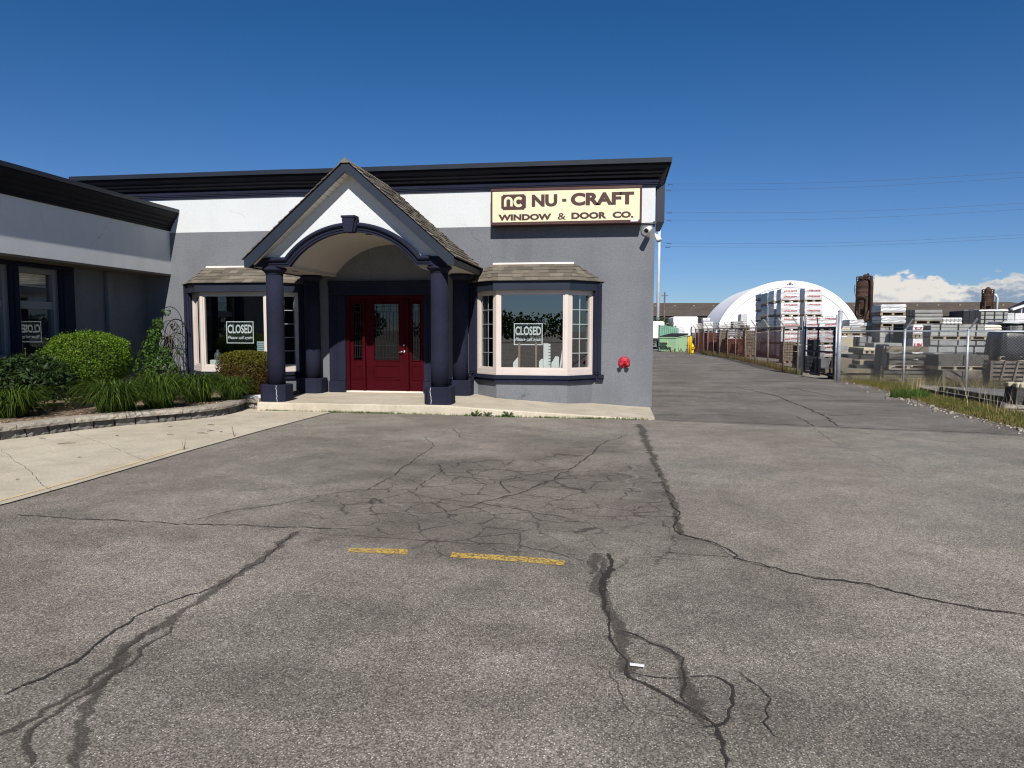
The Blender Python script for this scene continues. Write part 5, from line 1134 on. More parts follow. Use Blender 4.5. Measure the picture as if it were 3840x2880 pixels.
m = MB(); m.tube([(gp.x, gp.y, -.12), (gp.x, gp.y, 2.20)], .068, 14); m.lathe([(.072, 0), (.072, .02), (.04, .06), (0, .065)], (gp.x, gp.y, 2.18), 14); m.build('corner_post', galv, root_f)
# gate
ga, gb = gnd(3012, 1408), gnd(3128, 1424); gt = thing('yard_gate', (ga.x, ga.y, GZ), 'dark pipe framed chain link gate between the rusty fence and the grey fence', 'gate')
m = MB(); d = gb-ga
P_ = lambda t, z: (ga.x+d.x*t, ga.y+d.y*t, z)
for t in (0.03, .46, .97): m.tube([P_(t, .06), P_(t, 1.70)], .03, 8)
for z in (.08, .85, 1.68): m.tube([P_(.0, z), P_(1.0, z)], .032, 8)
m.build('gate_frame', galv_dark, gt)
m = MB(); mesh_wire(m, P_(0, 0), P_(1, 0), .08, 1.68, .066, .0045); m.build('wire_mesh', dark_wire, gt)
m = MB()
for t, zt in ((-.06, 2.1), (1.02, 2.10)): m.tube([P_(t, -.1), P_(t, zt)], .034, 10)
m.build('gate_post', galv, gt)
m = MB()
for z in (1.80, 1.92, 2.04): m.tube([P_(0, z), P_(1.0, z+.02)], .006, 4)
m.tube([P_(.46, 1.68), P_(.40, 2.06)], .02, 6); m.tube([P_(.03, 1.68), P_(.03, 2.06)], .02, 6); m.build('barbed_wire', dark_wire, gt)
fg = thing('infill_fence', (gnd(2989, 1403).x, gnd(2989, 1403).y, GZ), 'short chain link panel filling the gap beside the dark gate', 'fence')
pa = gnd(2989, 1403); m = MB(); mesh_wire(m, (pa.x, pa.y, 0), (ga.x, ga.y, 0), .05, 1.70, .07, .0028); m.build('wire_mesh', wire, fg); m = MB(); m.tube([(pa.x, pa.y, 1.72), (ga.x, ga.y, 1.72)], .024, 8); m.build('top_rail', galv, fg)

# ---- container, dumpster, bollards, hydrant
def corr(name, label):
    A, B = onY(*c4(190, 600), 60), onY(*c4(530, 660), 60); zb = -.06; root = thing(name, (A.x, 60, zb), label, 'container'); m = MB(); n = 9
    pts = []
    for i in range(n):
        x = A.x+(B.x-A.x)*i/n; w_ = (B.x-A.x)/n; zt = A.z+(B.z-A.z)*(i/n)**1.5
        m.hexa([(x, 60, zb+.12), (x+w_*.82, 60, zb+.12), (x+w_*.82, 61.8, zb+.12), (x, 61.8, zb+.12), (x, 60, zt), (x+w_*.82, 60, zt-.02), (x+w_*.82, 61.8, zt-.02), (x, 61.8, zt)])
        m.hexa([(x+w_*.80, 60.06, zb+.12), (x+w_*1.02, 60.06, zb+.12), (x+w_*1.02, 61.7, zb+.12), (x+w_*.80, 61.7, zb+.12), (x+w_*.80, 60.06, zt-.03), (x+w_*1.02, 60.06, zt-.05), (x+w_*1.02, 61.7, zt-.05), (x+w_*.80, 61.7, zt-.03)])
    m.build('container_body', teal_metal, root); m = MB(); m.box(A.x-.08, A.x+.02, 59.9, 61.9, zb, A.z+.03); m.box(A.x, B.x, 59.96, 61.8, zb, zb+.14); m.build('container_frame', teal_metal, root)
corr('scrap_container', 'dull green corrugated open container standing behind the pale green dumpster')
dp = onZ(*c4(470, 1112), -.06); ds = thing('dumpster', (dp.x, dp.y, -.06), 'pale green rusty dumpster with black lid beside the yellow bollards', 'dumpster')
ang = math.radians(41); u_, v_ = Vector((-math.cos(ang), math.sin(ang), 0)), Vector((math.sin(ang), math.cos(ang), 0)); o_ = Vector((dp.x, dp.y, 0))
la, lb = 1.55, 1.48
def dpt(a_, b_, z): q = o_+u_*a_+v_*b_; return (q.x, q.y, z)
m = MB(); z0, zf, zb_ = -.02, 1.06, 1.26
def dbox(mb, a0, a1, b0, b1, za, zb): mb.hexa([dpt(a0, b0, za), dpt(a1, b0, za), dpt(a1, b1, za), dpt(a0, b1, za), dpt(a0, b0, zb), dpt(a1, b0, zb), dpt(a1, b1, zb), dpt(a0, b1, zb)])
m.hexa([dpt(0.03, .03, z0), dpt(la-.03, .03, z0), dpt(la-.03, lb-.1, z0), dpt(.03, lb-.1, z0), dpt(0, 0, zf), dpt(la, 0, zf), dpt(la, lb, zb_), dpt(0, lb, zb_)])
m.hexa([dpt(-.04, -.04, zf-.03), dpt(la+.04, -.04, zf-.03), dpt(la+.04, lb+.03, zb_-.03), dpt(-.04, lb+.03, zb_-.03), dpt(-.04, -.04, zf+.05), dpt(la+.04, -.04, zf+.05), dpt(la+.04, lb+.03, zb_+.05), dpt(-.04, lb+.03, zb_+.05)])
dbox(m, .40, 1.5, -.10, .0, .32, .38); dbox(m, .75, 1.45, -.13, .0, .62, .80)
a = NT('rusty_green_dumpster_paint'); zz = a.n('ShaderNodeSeparateXYZ'); a.l(a.pos, zz.inputs[0]); rn = a.noise(3.5, 5, .7); low = a.math('ADD', a.rng(zz.outputs[2], -.05, .5, .16, 0), rn)
m.build('dumpster_body', a.done(a.mix(a.rng(low, .62, .70), (.34, .52, .31), (.11, .055, .025)), .6, .4), ds)
m = MB(); m.hexa([dpt(-.06, .0, zf+.05), dpt(la+.06, .0, zf+.05), dpt(la+.06, lb+.05, zb_+.05), dpt(-.06, lb+.05, zb_+.05), dpt(-.06, .0, zf+.10), dpt(la+.06, .0, zf+.10), dpt(la+.06, lb+.05, zb_+.14), dpt(-.06, lb+.05, zb_+.14)]); m.build('dumpster_lid', rubber, ds)
m = MB(); dbox(m, .72, 1.48, -.15, -.13, .60, .68); dbox(m, .72, 1.48, -.15, -.13, .36, .42); m.build('fork_pocket', rust, ds)
for px_, top_, lb_ in (((2581.5, 1326), 1.15, 'shorter yellow bollard of the pair beside the dumpster, standing behind'), ((2589, 1330), 1.23, 'taller yellow bollard of the pair beside the dumpster, standing in front')):
    q = onZ(*px_, -.06); m = MB(); m.lathe([(.075, -.1), (.075, top_-.06), (.06, top_-.02), (.03, top_), (0, top_)], (q.x, q.y, 0), 16); tag(m.build('bollard', yellow_paint), lb_, 'bollard', 'yellow bollards by the dumpster')
q = onZ(2596, 1325, -.06); hy = thing('fire_hydrant', (q.x, q.y, -.06), 'squat yellow fire hydrant right of the yellow bollards', 'hydrant')
m = MB(); m.lathe([(.15, 0), (.15, .04), (.11, .05), (.11, .45), (.14, .46), (.14, .50), (.12, .52), (.11, .60), (.06, .68), (.025, .70), (.025, .75), (0, .75)], (q.x, q.y, -.06), 16); m.build('hydrant_body', yellow_paint, hy)
m = MB(); m.tube([(q.x-.2, q.y, .32), (q.x+.2, q.y, .32)], .05, 10); m.tube([(q.x, q.y-.2, .30), (q.x, q.y, .30)], .065, 10); m.build('hydrant_outlet', yellow_paint, hy)
# ---- trailers
def trailer(label, rect, Y, dep, zb, seed):
    A, B = onY(rect[0], rect[1], Y), onY(rect[2], rect[3], Y); root = thing('box_trailer', ((A.x+B.x)/2, Y, -.06), label, 'trailer', 'white box trailers')
    m = MB(); m.bbox(A.x, B.x, Y, Y+dep, zb, A.z, .12); m.build('trailer_box', white_metal, root)
    m = MB(); m.box(A.x+.05, B.x-.05, Y+.05, Y+dep-.1, zb-.16, zb-.002); m.build('chassis', rubber, root)
    for yy in (Y+.6, Y+1.5, Y+dep-1.2):
        for x in (A.x+.18, B.x-.18): m = MB(); m.lathe([(0, -.14), (.42, -.14), (.46, -.09), (.46, .09), (.42, .14), (0, .14)], (x, yy, .40), 20, 'x'); m.build('wheel', rubber, root)
    m = MB()
    for x in (A.x+.02, (A.x+B.x)/2-.02, B.x-.06): m.box(x, x+.04, Y-.02, Y-.003, zb+.02, A.z-.12)
    m.build('door_post', steel_white, root)
trailer('white box trailer partly hidden behind the building corner', (2395, 1205, 2491, 1272), 66, 7, .84, 1)
trailer('tall white box trailer standing between the green container and the white dome', (2524, 1187, 2617, 1240), 80, 7, 1.0, 2)
# ---- fabric dome
dm = thing('fabric_dome', (onY(2955, 1202, 78).x, 78, GZ), 'big white arched fabric storage dome behind the tall wrapped stack', 'dome'); cxd = onY(2955, 1202, 78).x
def arch_ring(a_, b_, y, n=48): return [(cxd-a_*math.cos(t), y, GZ+b_*math.sin(t)) for t in np.linspace(0, math.pi, n+1)]
m = MB(); rg = []
ny = 12
for i in range(ny*4+1):
    y = 78+14.5*i/(ny*4); s = 1.0 if y < 79.2 else 1-.012*abs(math.cos(math.pi*i/4))**3
    rg.append(arch_ring(7.5*s, 6.95*s, y))
m.loft(rg, closed=False, smooth=True); m.build('dome_skin', dome_white, dm)
m = MB(); A_, B_ = arch_ring(7.5, 6.95, 78), arch_ring(6.75, 6.25, 78); m.loft([A_, B_], closed=False); C_ = arch_ring(6.75, 6.25, 78.03); m.loft([B_, C_], closed=False); m.build('end_band', dome_white, dm)
m = MB(); ring = arch_ring(6.76, 6.26, 78.03); m.add(ring, [tuple(range(len(ring)))]); m.build('end_wall', dome_white, dm)
m = MB(); m.tube(arch_ring(6.74, 6.24, 78.02), .035, 5); m.build('edge_rope', M_plain('grey_rope', (.38, .39, .40), .7), dm)
m = MB(); p = onY(2962, 1064, 77.98)
for k, (dx, hh) in enumerate(((-.22, .12), (-.08, .22), (.02, .34), (.12, .22), (.26, .14))): m.box(p.x+dx-.04, p.x+dx+.04, 77.97, 77.985, p.z-.15, p.z-.15+hh)
m.build('emblem', M_plain('dark_emblem_ink', (.05, .05, .05), .7), dm)
# ---- long brown roofed building
A, B = onY(2300, 1144, 125), onY(3800, 1130, 125); lbd = thing('long_building', ((A.x+B.x)/2, 125, GZ), 'long low building with a wide brown shingled roof across the back of the yard', 'building')
zr, ze = 6.45, 4.05; xe = B.x
m = MB(); m.hexa([(A.x-30, 118, ze), (xe+8, 118, ze), (xe+8, 134, ze), (A.x-30, 134, ze), (A.x-30, 125.9, zr), (xe, 125.9, zr), (xe, 126.1, zr), (A.x-30, 126.1, zr)]); m.build('roof', roof_far, lbd)
m = MB(); m.box(A.x-30, xe+7.6, 118.2, 118.35, ze-.45, ze-.02); m.build('eave_shade_strip', M_plain('eave_shade', (.035, .028, .025), .8), lbd)  # dark strip that paints in the shaded gap below the eave
m = MB(); m.box(A.x-29.5, xe+7, 119, 133, GZ-.1, ze-.02); m.build('wall', wall_far, lbd)
m = MB()
for i in range(60):
    x = A.x-25+i*1.6; 
    if i % 2 == 0 and x < xe: m.box(x, x+.25, 123.9, 124.2, 5.78, 6.02)
m.build('roof_vents', pallet_wood, lbd)
rb = onY(3836, 1160, 112); sb = thing('gable_shed', (rb.x+6, 112, GZ), 'dark gabled shed roof at the right edge beyond the yard', 'building'); m = MB(); m.prism([(rb.x-.9, 4.4), (rb.x+3.2, 6.6), (rb.x+12, 4.4)], 1, 112, 117); m.build('roof', M_plain('dark_slate_roof', (.02, .021, .024), .8), sb); m = MB(); m.box(rb.x-.4, rb.x+11.4, 112.4, 116.6, GZ, 4.40); m.build('wall', wall_far, sb)
q = onY(3818, 1158, 60); ft_ = thing('flood_light', (q.x, 60, GZ), 'white floodlight on a pole at the right edge above the pallets', 'lamp'); m = MB(); m.tube([(q.x+.25, 60, GZ), (q.x+.25, 60, q.z)], .05, 8); m.build('pole', galv, ft_); m = MB(); m.bar((q.x-.45, 60, q.z-.05), (q.x+.5, 60, q.z+.28), .3, .16); m.build('lamp_head', white_plastic, ft_)
# ---- silos
def silo(x0, x1, yt, yb, ylow, Y, label, kind):
    A, B = onY(x0, yt, Y), onY(x1, yb, Y); cx = (A.x+B.x)/2; R_ = (B.x-A.x)/2; zt, zb = A.z, B.z; zl = onY(x0, ylow, Y).z; root = thing('silo', (cx, Y, GZ), label, 'silo', 'rusty silos behind the yard')
    m = MB(); prof = [(R_*.25, zb-R_*1.2), (R_, zb)]
    for k in range(1, 5): z = zb+(zt-zb)*k/5; prof += [(R_, z-.06), (R_*1.025, z-.04), (R_*1.025, z+.04), (R_, z+.06)]
    prof += [(R_, zt), (R_*.5, zt+.25), (0, zt+.3)]; m.lathe(prof, (cx, Y, 0), 28); m.build('tank', rust, root)
    m = MB()
    for k in range(4): a_ = math.pi/4+k*math.pi/2; p = (cx+R_*1.05*math.cos(a_), Y+R_*1.05*math.sin(a_)); m.bar((*p, GZ), (*p, zb+.3), .16, .16)
    for z in (zb-.2, zb-1.6):
        for k in range(4):
            a_, b_ = math.pi/4+k*math.pi/2, math.pi/4+(k+1)*math.pi/2
            m.bar((cx+R_*1.05*math.cos(a_), Y+R_*1.05*math.sin(a_), z), (cx+R_*1.05*math.cos(b_), Y+R_*1.05*math.sin(b_), z), .1, .12)
            if z == zb-1.6: m.bar((cx+R_*1.05*math.cos(a_), Y+R_*1.05*math.sin(a_), z), (cx+R_*1.05*math.cos(b_), Y+R_*1.05*math.sin(b_), zb-.2), .06, .06)
    m.build('support_frame', rust, root)
    m = MB()
    for k in range(12): a_ = 2*math.pi*k/12; m.tube([(cx+R_*math.cos(a_), Y+R_*math.sin(a_), zt), (cx+R_*math.cos(a_), Y+R_*math.sin(a_), zt+.55)], .035, 5)
    for z in (.3, .55): m.tube([(cx+R_*math.cos(t), Y+R_*math.sin(t), zt+z) for t in np.linspace(0, 2*math.pi, 25)], .035, 5)
    m.build('guard_rail', rust, root)
    m = MB()
    if kind == 1:
        m.tube([(cx+R_*.1, Y-R_*.6, zt+.3), (cx+R_*.15, Y-R_*1.0, zt+.75), (cx+R_*.45, Y-R_*1.35, zt+.5), (cx+R_*.55, Y-R_*1.4, zt-.3), (cx+R_*.55, Y-R_*1.4, zl)], R_*.21, 12)
        m.tube([(cx-R_*.75, Y-R_*.8, zt-1.9), (cx-R_*.3, Y-R_*1.2, zt-1.8), (cx-R_*.02, Y-R_*1.3, zt-2.2), (cx-R_*.02, Y-R_*1.3, zb-.6), (cx-R_*.25, Y-R_*1.3, zb-1.3), (cx-R_*1.0, Y-R_*1.3, zb-1.9)], R_*.17, 12)
        m.lathe([(.0, 0), (.3, 0), (.3, .5), (.2, .62), (0, .62)], (cx+R_*.05, Y-R_*.4, zt+.2), 14); m.lathe([(.0, 0), (.26, 0), (.26, .4), (0, .45)], (cx-R_*.5, Y-R_*.2, zt+.2), 14)
        for z in (zt-.9, zt-1.1, zt-.5): m.tube([(cx-R_*1.35, Y-.3, z), (cx-R_*.95, Y-.3, z)], .03, 5)
        m.tube([(cx-R_*1.35, Y-.3, zt-1.15), (cx-R_*1.35, Y-.3, zt-.45)], .03, 5); m.tube([(cx-R_*1.35, Y-.3, zt-1.1), (cx-R_, Y-.3, zt-2.3)], .03, 5)
        m.build('duct', rust, root)
    else:
        m.lathe([(R_*.55, 0), (R_*.55, .35), (R_*.3, .6), (0, .7)], (cx, Y, zt+.2), 16); m.build('blower', rust, root); m = MB()
        m.tube([(cx+R_*.9, Y-.2, zt-.1), (cx+R_*1.25, Y-.2, zt-.1), (cx+R_*1.5, Y-.2, zt-.5), (cx+R_*1.5, Y-.2, zb-1.2)], R_*.24, 12); m.build('duct', steel_white, root)
silo(3212, 3266, 1056, 1150, 1207, 90, 'taller rusty brown silo with bent ducts right of the dome', 1)
silo(3683, 3724, 1103, 1140, 1165, 95, 'shorter rusty brown silo with a pale duct near the right edge', 2)
# ---- power line
pp = onY(2467, 1195, 112); pl_ = thing('transmission_pole', (pp.x, 112, GZ), 'tall pale steel transmission pole rising behind the building corner', 'pole')
m = MB(); m.tube([(pp.x, 112, GZ), (pp.x, 112, 27.3)], [.27, .17], 16)
zz = [onY(2510, y, 112).z for y in (688, 712, 795, 825, 911, 924)]
m.build('pole_shaft', steel_white, pl_)
wl = [((2510, 689.5), (3840, 645)), ((2504, 712), (3840, 664.6)), ((2507, 795.5), (3840, 761.6)), ((2505, 825), (3840, 784.4)), ((2505, 910.7), (3840, 879.5)), ((2500, 924.4), (3840, 891))]
for i, (a_, b_) in enumerate(wl):
    p, q = onY(*a_, 112), onY(*b_, 108); e = q+(q-p)*.35; m = MB(); pts = [tuple(p+(p-q)*.12+Vector((0, 0, .7)))]
    for k in range(25):
        t = k/24; v = p.lerp(e, t); tb = min(1.0, t*1.35); pts.append((v.x, v.y, v.z-1.0*math.sin(math.pi*min(1.0, tb*1.0))*.55))
    m.tube(pts, .012, 4); m.tube([p+Vector((-.2, 0, -.12)), p+Vector((.5, 0, -.14))], .05, 5); tag(m.build('power_line', dark_wire), ['topmost thin power line across the sky on the right', 'second power line from the top of the sky on the right', 'third power line from the top, upper one of the middle pair', 'fourth power line from the top, lower one of the middle pair', 'fifth power line from the top, upper one of the lowest pair', 'lowest thin power line across the sky on the right'][i], 'power line', 'power lines')
q = onY(2491, 1190, 105); wp = thing('utility_pole', (q.x, 105, GZ), 'thin brown wooden utility pole before the long brown roof', 'pole'); m = MB(); zt = onY(2491, 1096, 105).z; m.tube([(q.x, 105, GZ), (q.x, 105, zt)], [.15, .11], 10); m.build('pole_shaft', pallet_dark, wp); m = MB(); m.bar((q.x-.5, 105, zt-.5), (q.x+.5, 105, zt-.5), .08, .1); m.build('cross_arm', pallet_dark, wp)

# ================================================================== PLANTING BED
BZ = 0.190
bz = lambda x, y: onZ(x, y, BZ)
wp_ = [(-120, 1674), (0, 1655), (120, 1640), (260, 1621), (400, 1606), (521, 1594), (650, 1583), (760, 1572), (840, 1560), (890, 1548), (920, 1535), (932, 1524)]
WB = [gnd(*p) for p in wp_]; WB = [(p.x, p.y) for p in WB]; WB = [(WB[0][0]-1.5, WB[0][1]-3.6)]+WB+[(WB[-1][0]+.05, 12.98)]
rw = thing('retaining_wall', (WB[5][0], WB[5][1], 0), 'low curved concrete block retaining wall with pale cap stones around the planting bed', 'wall')
def wall_course(mb, pts, z0, z1, length, d0, d1, seed, rough, gap=.008):
    L = sum(math.dist(a_, b_) for a_, b_ in zip(pts, pts[1:])); r = random.Random(seed); s = 0.0
    while s < L-.05:
        e = min(L, s+length*r.uniform(.85, 1.15)); n = max(2, int((e-s)/.06)); rings = []; tone = r.random(); dd0 = d0+r.uniform(-.5, .5)*rough*.8
        for k in range(n+1):
            t = (s+gap+(e-s-2*gap)*k/n)/L; p = Vector(interp(pts, t)); q = Vector(interp(pts, min(1, t+.004)))-Vector(interp(pts, max(0, t-.004))); q.normalize(); nn = Vector((q.y, -q.x))
            jt = lambda: r.uniform(-rough, rough)
            o1, o2, o3 = nn*(dd0+jt()), nn*(dd0+rough*.8+jt()), nn*(dd0-.01+jt()); b_ = nn*d1
            zt = z1+r.uniform(-.004, .004)
            rings.append([(p.x+o1.x, p.y+o1.y, z0), (p.x+o2.x, p.y+o2.y, (z0+z1)/2), (p.x+o3.x, p.y+o3.y, zt-.006), (p.x+o3.x*.6, p.y+o3.y*.6, zt), (p.x+b_.x, p.y+b_.y, zt), (p.x+b_.x, p.y+b_.y, z0)])
        mb.loft(rings, tone=tone); s = e
st_cap = M_tone('pale_cap_stone', (0.34, 0.305, 0.25), .85, 1.12, .95, 70, .28, 6.0); st_base = M_tone('dark_wall_block', (0.15, 0.138, 0.125), .6, 1.25, .95, 50, .3, 5.0)
m = MB(); wall_course(m, WB, .135, .212, .78, .035, -.26, 3, .008); m.build('cap_stones', st_cap, rw)
m = MB(); wall_course(m, WB, -.06, .135, .30, -.03, -.26, 4, .024, .012); m.build('base_blocks', st_base, rw)
m = MB(); wall_course(m, [(WB[-1][0]-.02, 12.94), (-6.84, 12.86)], .135, .212, .5, .03, -.24, 5, .008); wall_course(m, [(WB[-1][0]-.02, 12.94), (-6.84, 12.86)], -.05, .135, .3, -.03, -.24, 6, .02); m.build('end_stones', st_cap, rw)
a = NT('bark_mulch'); c1 = a.vor(38, 'F1', 'Color', a.scale(a.pos, (1, .5, 1))); s3 = a.n('ShaderNodeSeparateColor'); a.l(c1, s3.inputs[0]); cm = a.mix(s3.outputs[0], (.07, .045, .03), (.36, .27, .19)); a.bump(s3.outputs[1], .8, .03); mulch = a.done(cm, .95, .2)
strip('planting_bed', mulch, [(x-.12, y+.1) for x, y in WB]+[(-6.85, 12.95)], [(-10.795, 4.2), (-10.795, 11.0), (-10.795, 15.09), (-8.0, 15.09), (-6.8, 15.09)], BZ, n=60)
m = MB(); rr = random.Random(8)
for i in range(1500):
    t = rr.random(); s = rr.random()**1.6; p = Vector(interp(WB, t)); q = Vector((-8.9, 12.5)) if t > .5 else Vector((-10.3, 9.0)); v = p.lerp(q, .06+s*.5); l, w_, an = rr.uniform(.02, .07), rr.uniform(.006, .014), rr.uniform(0, 6.28)
    dx, dy = math.cos(an), math.sin(an); z = BZ+rr.uniform(.004, .02); dz = rr.uniform(-.012, .012)
    m.add([(v.x-dx*l/2-dy*w_, v.y-dy*l/2+dx*w_, z-dz), (v.x+dx*l/2-dy*w_, v.y+dy*l/2+dx*w_, z+dz), (v.x+dx*l/2+dy*w_, v.y+dy*l/2-dx*w_, z+dz), (v.x-dx*l/2+dy*w_, v.y-dy*l/2-dx*w_, z-dz)], [(0, 1, 2, 3)], tone=rr.random())
tag(m.build('mulch_chips', M_tone('wood_chip', (.30, .22, .15), .4, 1.5, .95, 60, .2)), kind='stuff')

def leaf_cloud(pts, nrm, size, asp, mat, name, parent, seed, tilt=.7, droop=0.0, tone=None, fold=True):
    """many small leaf-shaped faces; pts/nrm are arrays"""
    r = np.random.default_rng(seed); n = len(pts); pts = np.asarray(pts, float); nrm = np.asarray(nrm, float)
    d = r.normal(size=(n, 3)); N = nrm+d*tilt; N /= np.linalg.norm(N, axis=1)[:, None]+1e-9
    t = r.normal(size=(n, 3)); t[:, 2] -= droop; t -= (t*N).sum(1)[:, None]*N; t /= np.linalg.norm(t, axis=1)[:, None]+1e-9
    b = np.cross(N, t); s = size*r.uniform(.65, 1.3, n)[:, None]; w_ = s*asp
    v = np.empty((n, 4, 3)); v[:, 0] = pts-t*s*.5; v[:, 1] = pts+b*w_*.5+N*s*.08; v[:, 2] = pts+t*s*.5; v[:, 3] = pts-b*w_*.5+N*s*.08
    og = np.array(ORG.get(parent.name, Vector())) if parent else np.zeros(3)
    me = bpy.data.meshes.new(name); V = (v.reshape(-1, 3)-og); me.vertices.add(4*n); me.vertices.foreach_set('co', V.ravel())
    me.loops.add(4*n); me.loops.foreach_set('vertex_index', np.arange(4*n, dtype=np.int32)); me.polygons.add(n)
    me.polygons.foreach_set('loop_start', np.arange(0, 4*n, 4, dtype=np.int32)); me.polygons.foreach_set('loop_total', np.full(n, 4, dtype=np.int32))
    me.materials.append(mat); at = me.attributes.new('tone', 'FLOAT', 'FACE'); tv = r.uniform(0, 1, n) if tone is None else np.clip(tone+r.normal(0, .15, n), 0, 1)
    at.data.foreach_set('value', tv.astype(np.float32)); me.update(calc_edges=True); me.validate()
    o = bpy.data.objects.new(name, me); COL.objects.link(o); o.parent = parent; ORG[o.name] = Vector(og); return o
def sup_shell(n, a_, b_, c_, e, seed, thick=.1, lump=.05):
    r = np.random.default_rng(seed); d = r.normal(size=(n, 3)); d /= np.linalg.norm(d, axis=1)[:, None]
    k = (np.abs(d[:, 0])**e+np.abs(d[:, 1])**e+np.abs(d[:, 2])**e)**(-1/e)
    ph = r.uniform(0, 6.28, 6); lm = 1+lump*(np.sin(d[:, 0]*7+ph[0])*np.sin(d[:, 2]*6+ph[1])+np.sin(d[:, 1]*9+ph[2])*np.cos(d[:, 2]*11+ph[3]))
    k = k*lm*(1-thick*r.random(n)**1.5); p = d*k[:, None]*np.array([a_, b_, c_]); nn = d/np.array([a_, b_, c_]); nn /= np.linalg.norm(nn, axis=1)[:, None]; return p, nn
def stems(root, base, tips, r0, mat=None):
    m = MB()
    for t in tips: b_ = Vector(base); t = Vector(t); m.tube([b_, b_.lerp(t, .5)+Vector((0, 0, .06)), t], [r0, r0*.7, r0*.35], 5)
    return m.build('stem', mat or bark, root)
# round clipped boxwood
bx = (-9.70, 11.85); rb_ = thing('round_shrub', (*bx, BZ), 'big round clipped bright green shrub in front of the left wing', 'shrub')
p, nn = sup_shell(22000, .68, .70, .50, 2.5, 21, .16, .035); leaf_cloud(p+np.array([*bx, 1.00]), nn, .032, .55, leaf_box, 'leaves', rb_, 1, 1.5, tone=None)
p, nn = sup_shell(900, .68, .70, .50, 2.5, 25, 0, .035); k_ = 1+.09*np.random.default_rng(3).random(len(p))**2; leaf_cloud(p*k_[:, None]+np.array([*bx, 1.00]), nn, .038, .5, leaf_box, 'young_shoots', rb_, 8, 2.0)
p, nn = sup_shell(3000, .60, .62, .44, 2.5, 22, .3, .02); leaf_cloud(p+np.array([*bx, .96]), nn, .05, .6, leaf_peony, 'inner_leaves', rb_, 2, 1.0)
stems(rb_, (*bx, BZ-.02), [(bx[0]+dx, bx[1]+dy, .8) for dx, dy in ((.4, 0), (-.4, .1), (.1, -.35), (.15, .3), (-.2, -.3), (.5, -.3), (-.45, -.25))], .022)
# clipped brownish yew hedge beside the left column
yh = (-7.53, 13.62); ry = thing('clipped_hedge', (*yh, BZ), 'flat topped yew hedge with yellow green top and brown sides beside the left column', 'hedge')
def yewpts(n, seed, z0, z1, th):
    p, nn = sup_shell(n, .50, .46, .48, 5.0, seed, th, .03); return p, nn
p, nn = yewpts(30000, 31, 0, 1, .42); P = p+np.array([*yh, .63]); topm = P[:, 2]+np.random.default_rng(1).normal(0, .10, len(P)) > .80
leaf_cloud(P[topm], nn[topm], .040, .42, leaf_yew, 'leaves', ry, 3, 1.0); leaf_cloud(P[~topm], nn[~topm], .040, .45, leaf_yew_brown, 'brown_leaves', ry, 4, 1.1)
g2 = np.random.default_rng(5).random(len(P)) < .22; leaf_cloud(P[g2 & ~topm]*1.0, nn[g2 & ~topm], .04, .4, leaf_yew, 'green_leaves', ry, 6, 1.1)
stems(ry, (*yh, BZ-.02), [(yh[0]+dx, yh[1]+dy, .75) for dx, dy in ((.3, 0), (-.3, .1), (.1, -.3), (.0, .3), (-.35, -.3), (.35, -.3))], .018)
# daylilies
def lily(x, y, rad, hgt, n, seed, label):
    r = random.Random(seed); root = thing('daylily_clump', (x, y, BZ), label, 'plant', 'daylily clumps along the low wall'); m = MB()
    for i in range(int(n*1.35)):
        an = r.uniform(0, 6.283); b0 = rad*.36*math.sqrt(r.random()); a2 = r.uniform(0, 6.283); bx_, by_ = x+b0*math.cos(a2), y+b0*math.sin(a2)
        an = a2+r.gauss(0, .8); ln = rad*r.uniform(.3, 1.1); h_ = hgt*r.uniform(.55, 1.22); wd = r.uniform(.006, .011); dr = r.uniform(.35, 1.0); tone = r.random(); ca, sa = math.cos(an), math.sin(an); v = []
        N = 6
        for k in range(N+1):
            t = k/N; out = ln*(t**1.25); z = BZ+max(.015, h_*(2.25*t-(1.30+dr*.85)*t**2.2)) ; ww = wd*(1-t**2.2)*(.7+.6*t if t < .5 else 1)
            cx_, cy_ = bx_+ca*out, by_+sa*out; v += [(cx_-sa*ww, cy_+ca*ww, z+ww*.5), (cx_, cy_, z), (cx_+sa*ww, cy_-ca*ww, z+ww*.5)]
        f = []
        for k in range(N): o = k*3; f += [(o, o+1, o+4, o+3), (o+1, o+2, o+5, o+4)]
        m.add(v, f, tone=tone, smooth=True)
    m.build('blades', leaf_lily, root)
lily(-9.22, 9.62, .62, .50, 420, 1, 'daylily clump at the left edge in front of the dark leafy plant')
lily(-8.14, 10.52, .70, .56, 620, 2, 'widest daylily clump in front of the round shrub')
lily(-7.80, 11.15, .58, .58, 430, 3, 'daylily clump just right of the widest one, leaning over the wall')
lily(-7.78, 12.25, .60, .58, 520, 4, 'daylily clump under the left bay window, left of the hedge')
lily(-7.33, 12.68, .50, .50, 380, 5, 'daylily clump closest to the hedge and the left column')
lily(-8.65, 12.35, .52, .56, 460, 6, 'daylily clump at the back below the climbing plant')
# lime hostas
for k, (x, y) in enumerate(((-9.55, 13.2), (-9.0, 13.35))):
    ho = thing('hosta', (x, y, BZ), ['lime green leafy plant between the round shrub and the vine', 'lime green leafy plant at the foot of the vine trellis'][k], 'plant', 'lime green plants'); r = np.random.default_rng(k+40); n = 260; an = r.uniform(0, 6.28, n); rd = .30*np.sqrt(r.random(n))
    leaf_cloud(np.stack([x+rd*np.cos(an), y+rd*np.sin(an), BZ+.36-rd*.55+r.uniform(-.05, .05, n)], 1), np.stack([np.cos(an)*.5, np.sin(an)*.5, np.ones(n)], 1), .085, .55, leaf_lime, 'leaves', ho, k+7, .35)
    stems(ho, (x, y, BZ-.01), [(x+.12*math.cos(t), y+.12*math.sin(t), BZ+.3) for t in (0, 1.5, 3, 4.5)], .008, leaf_lime)
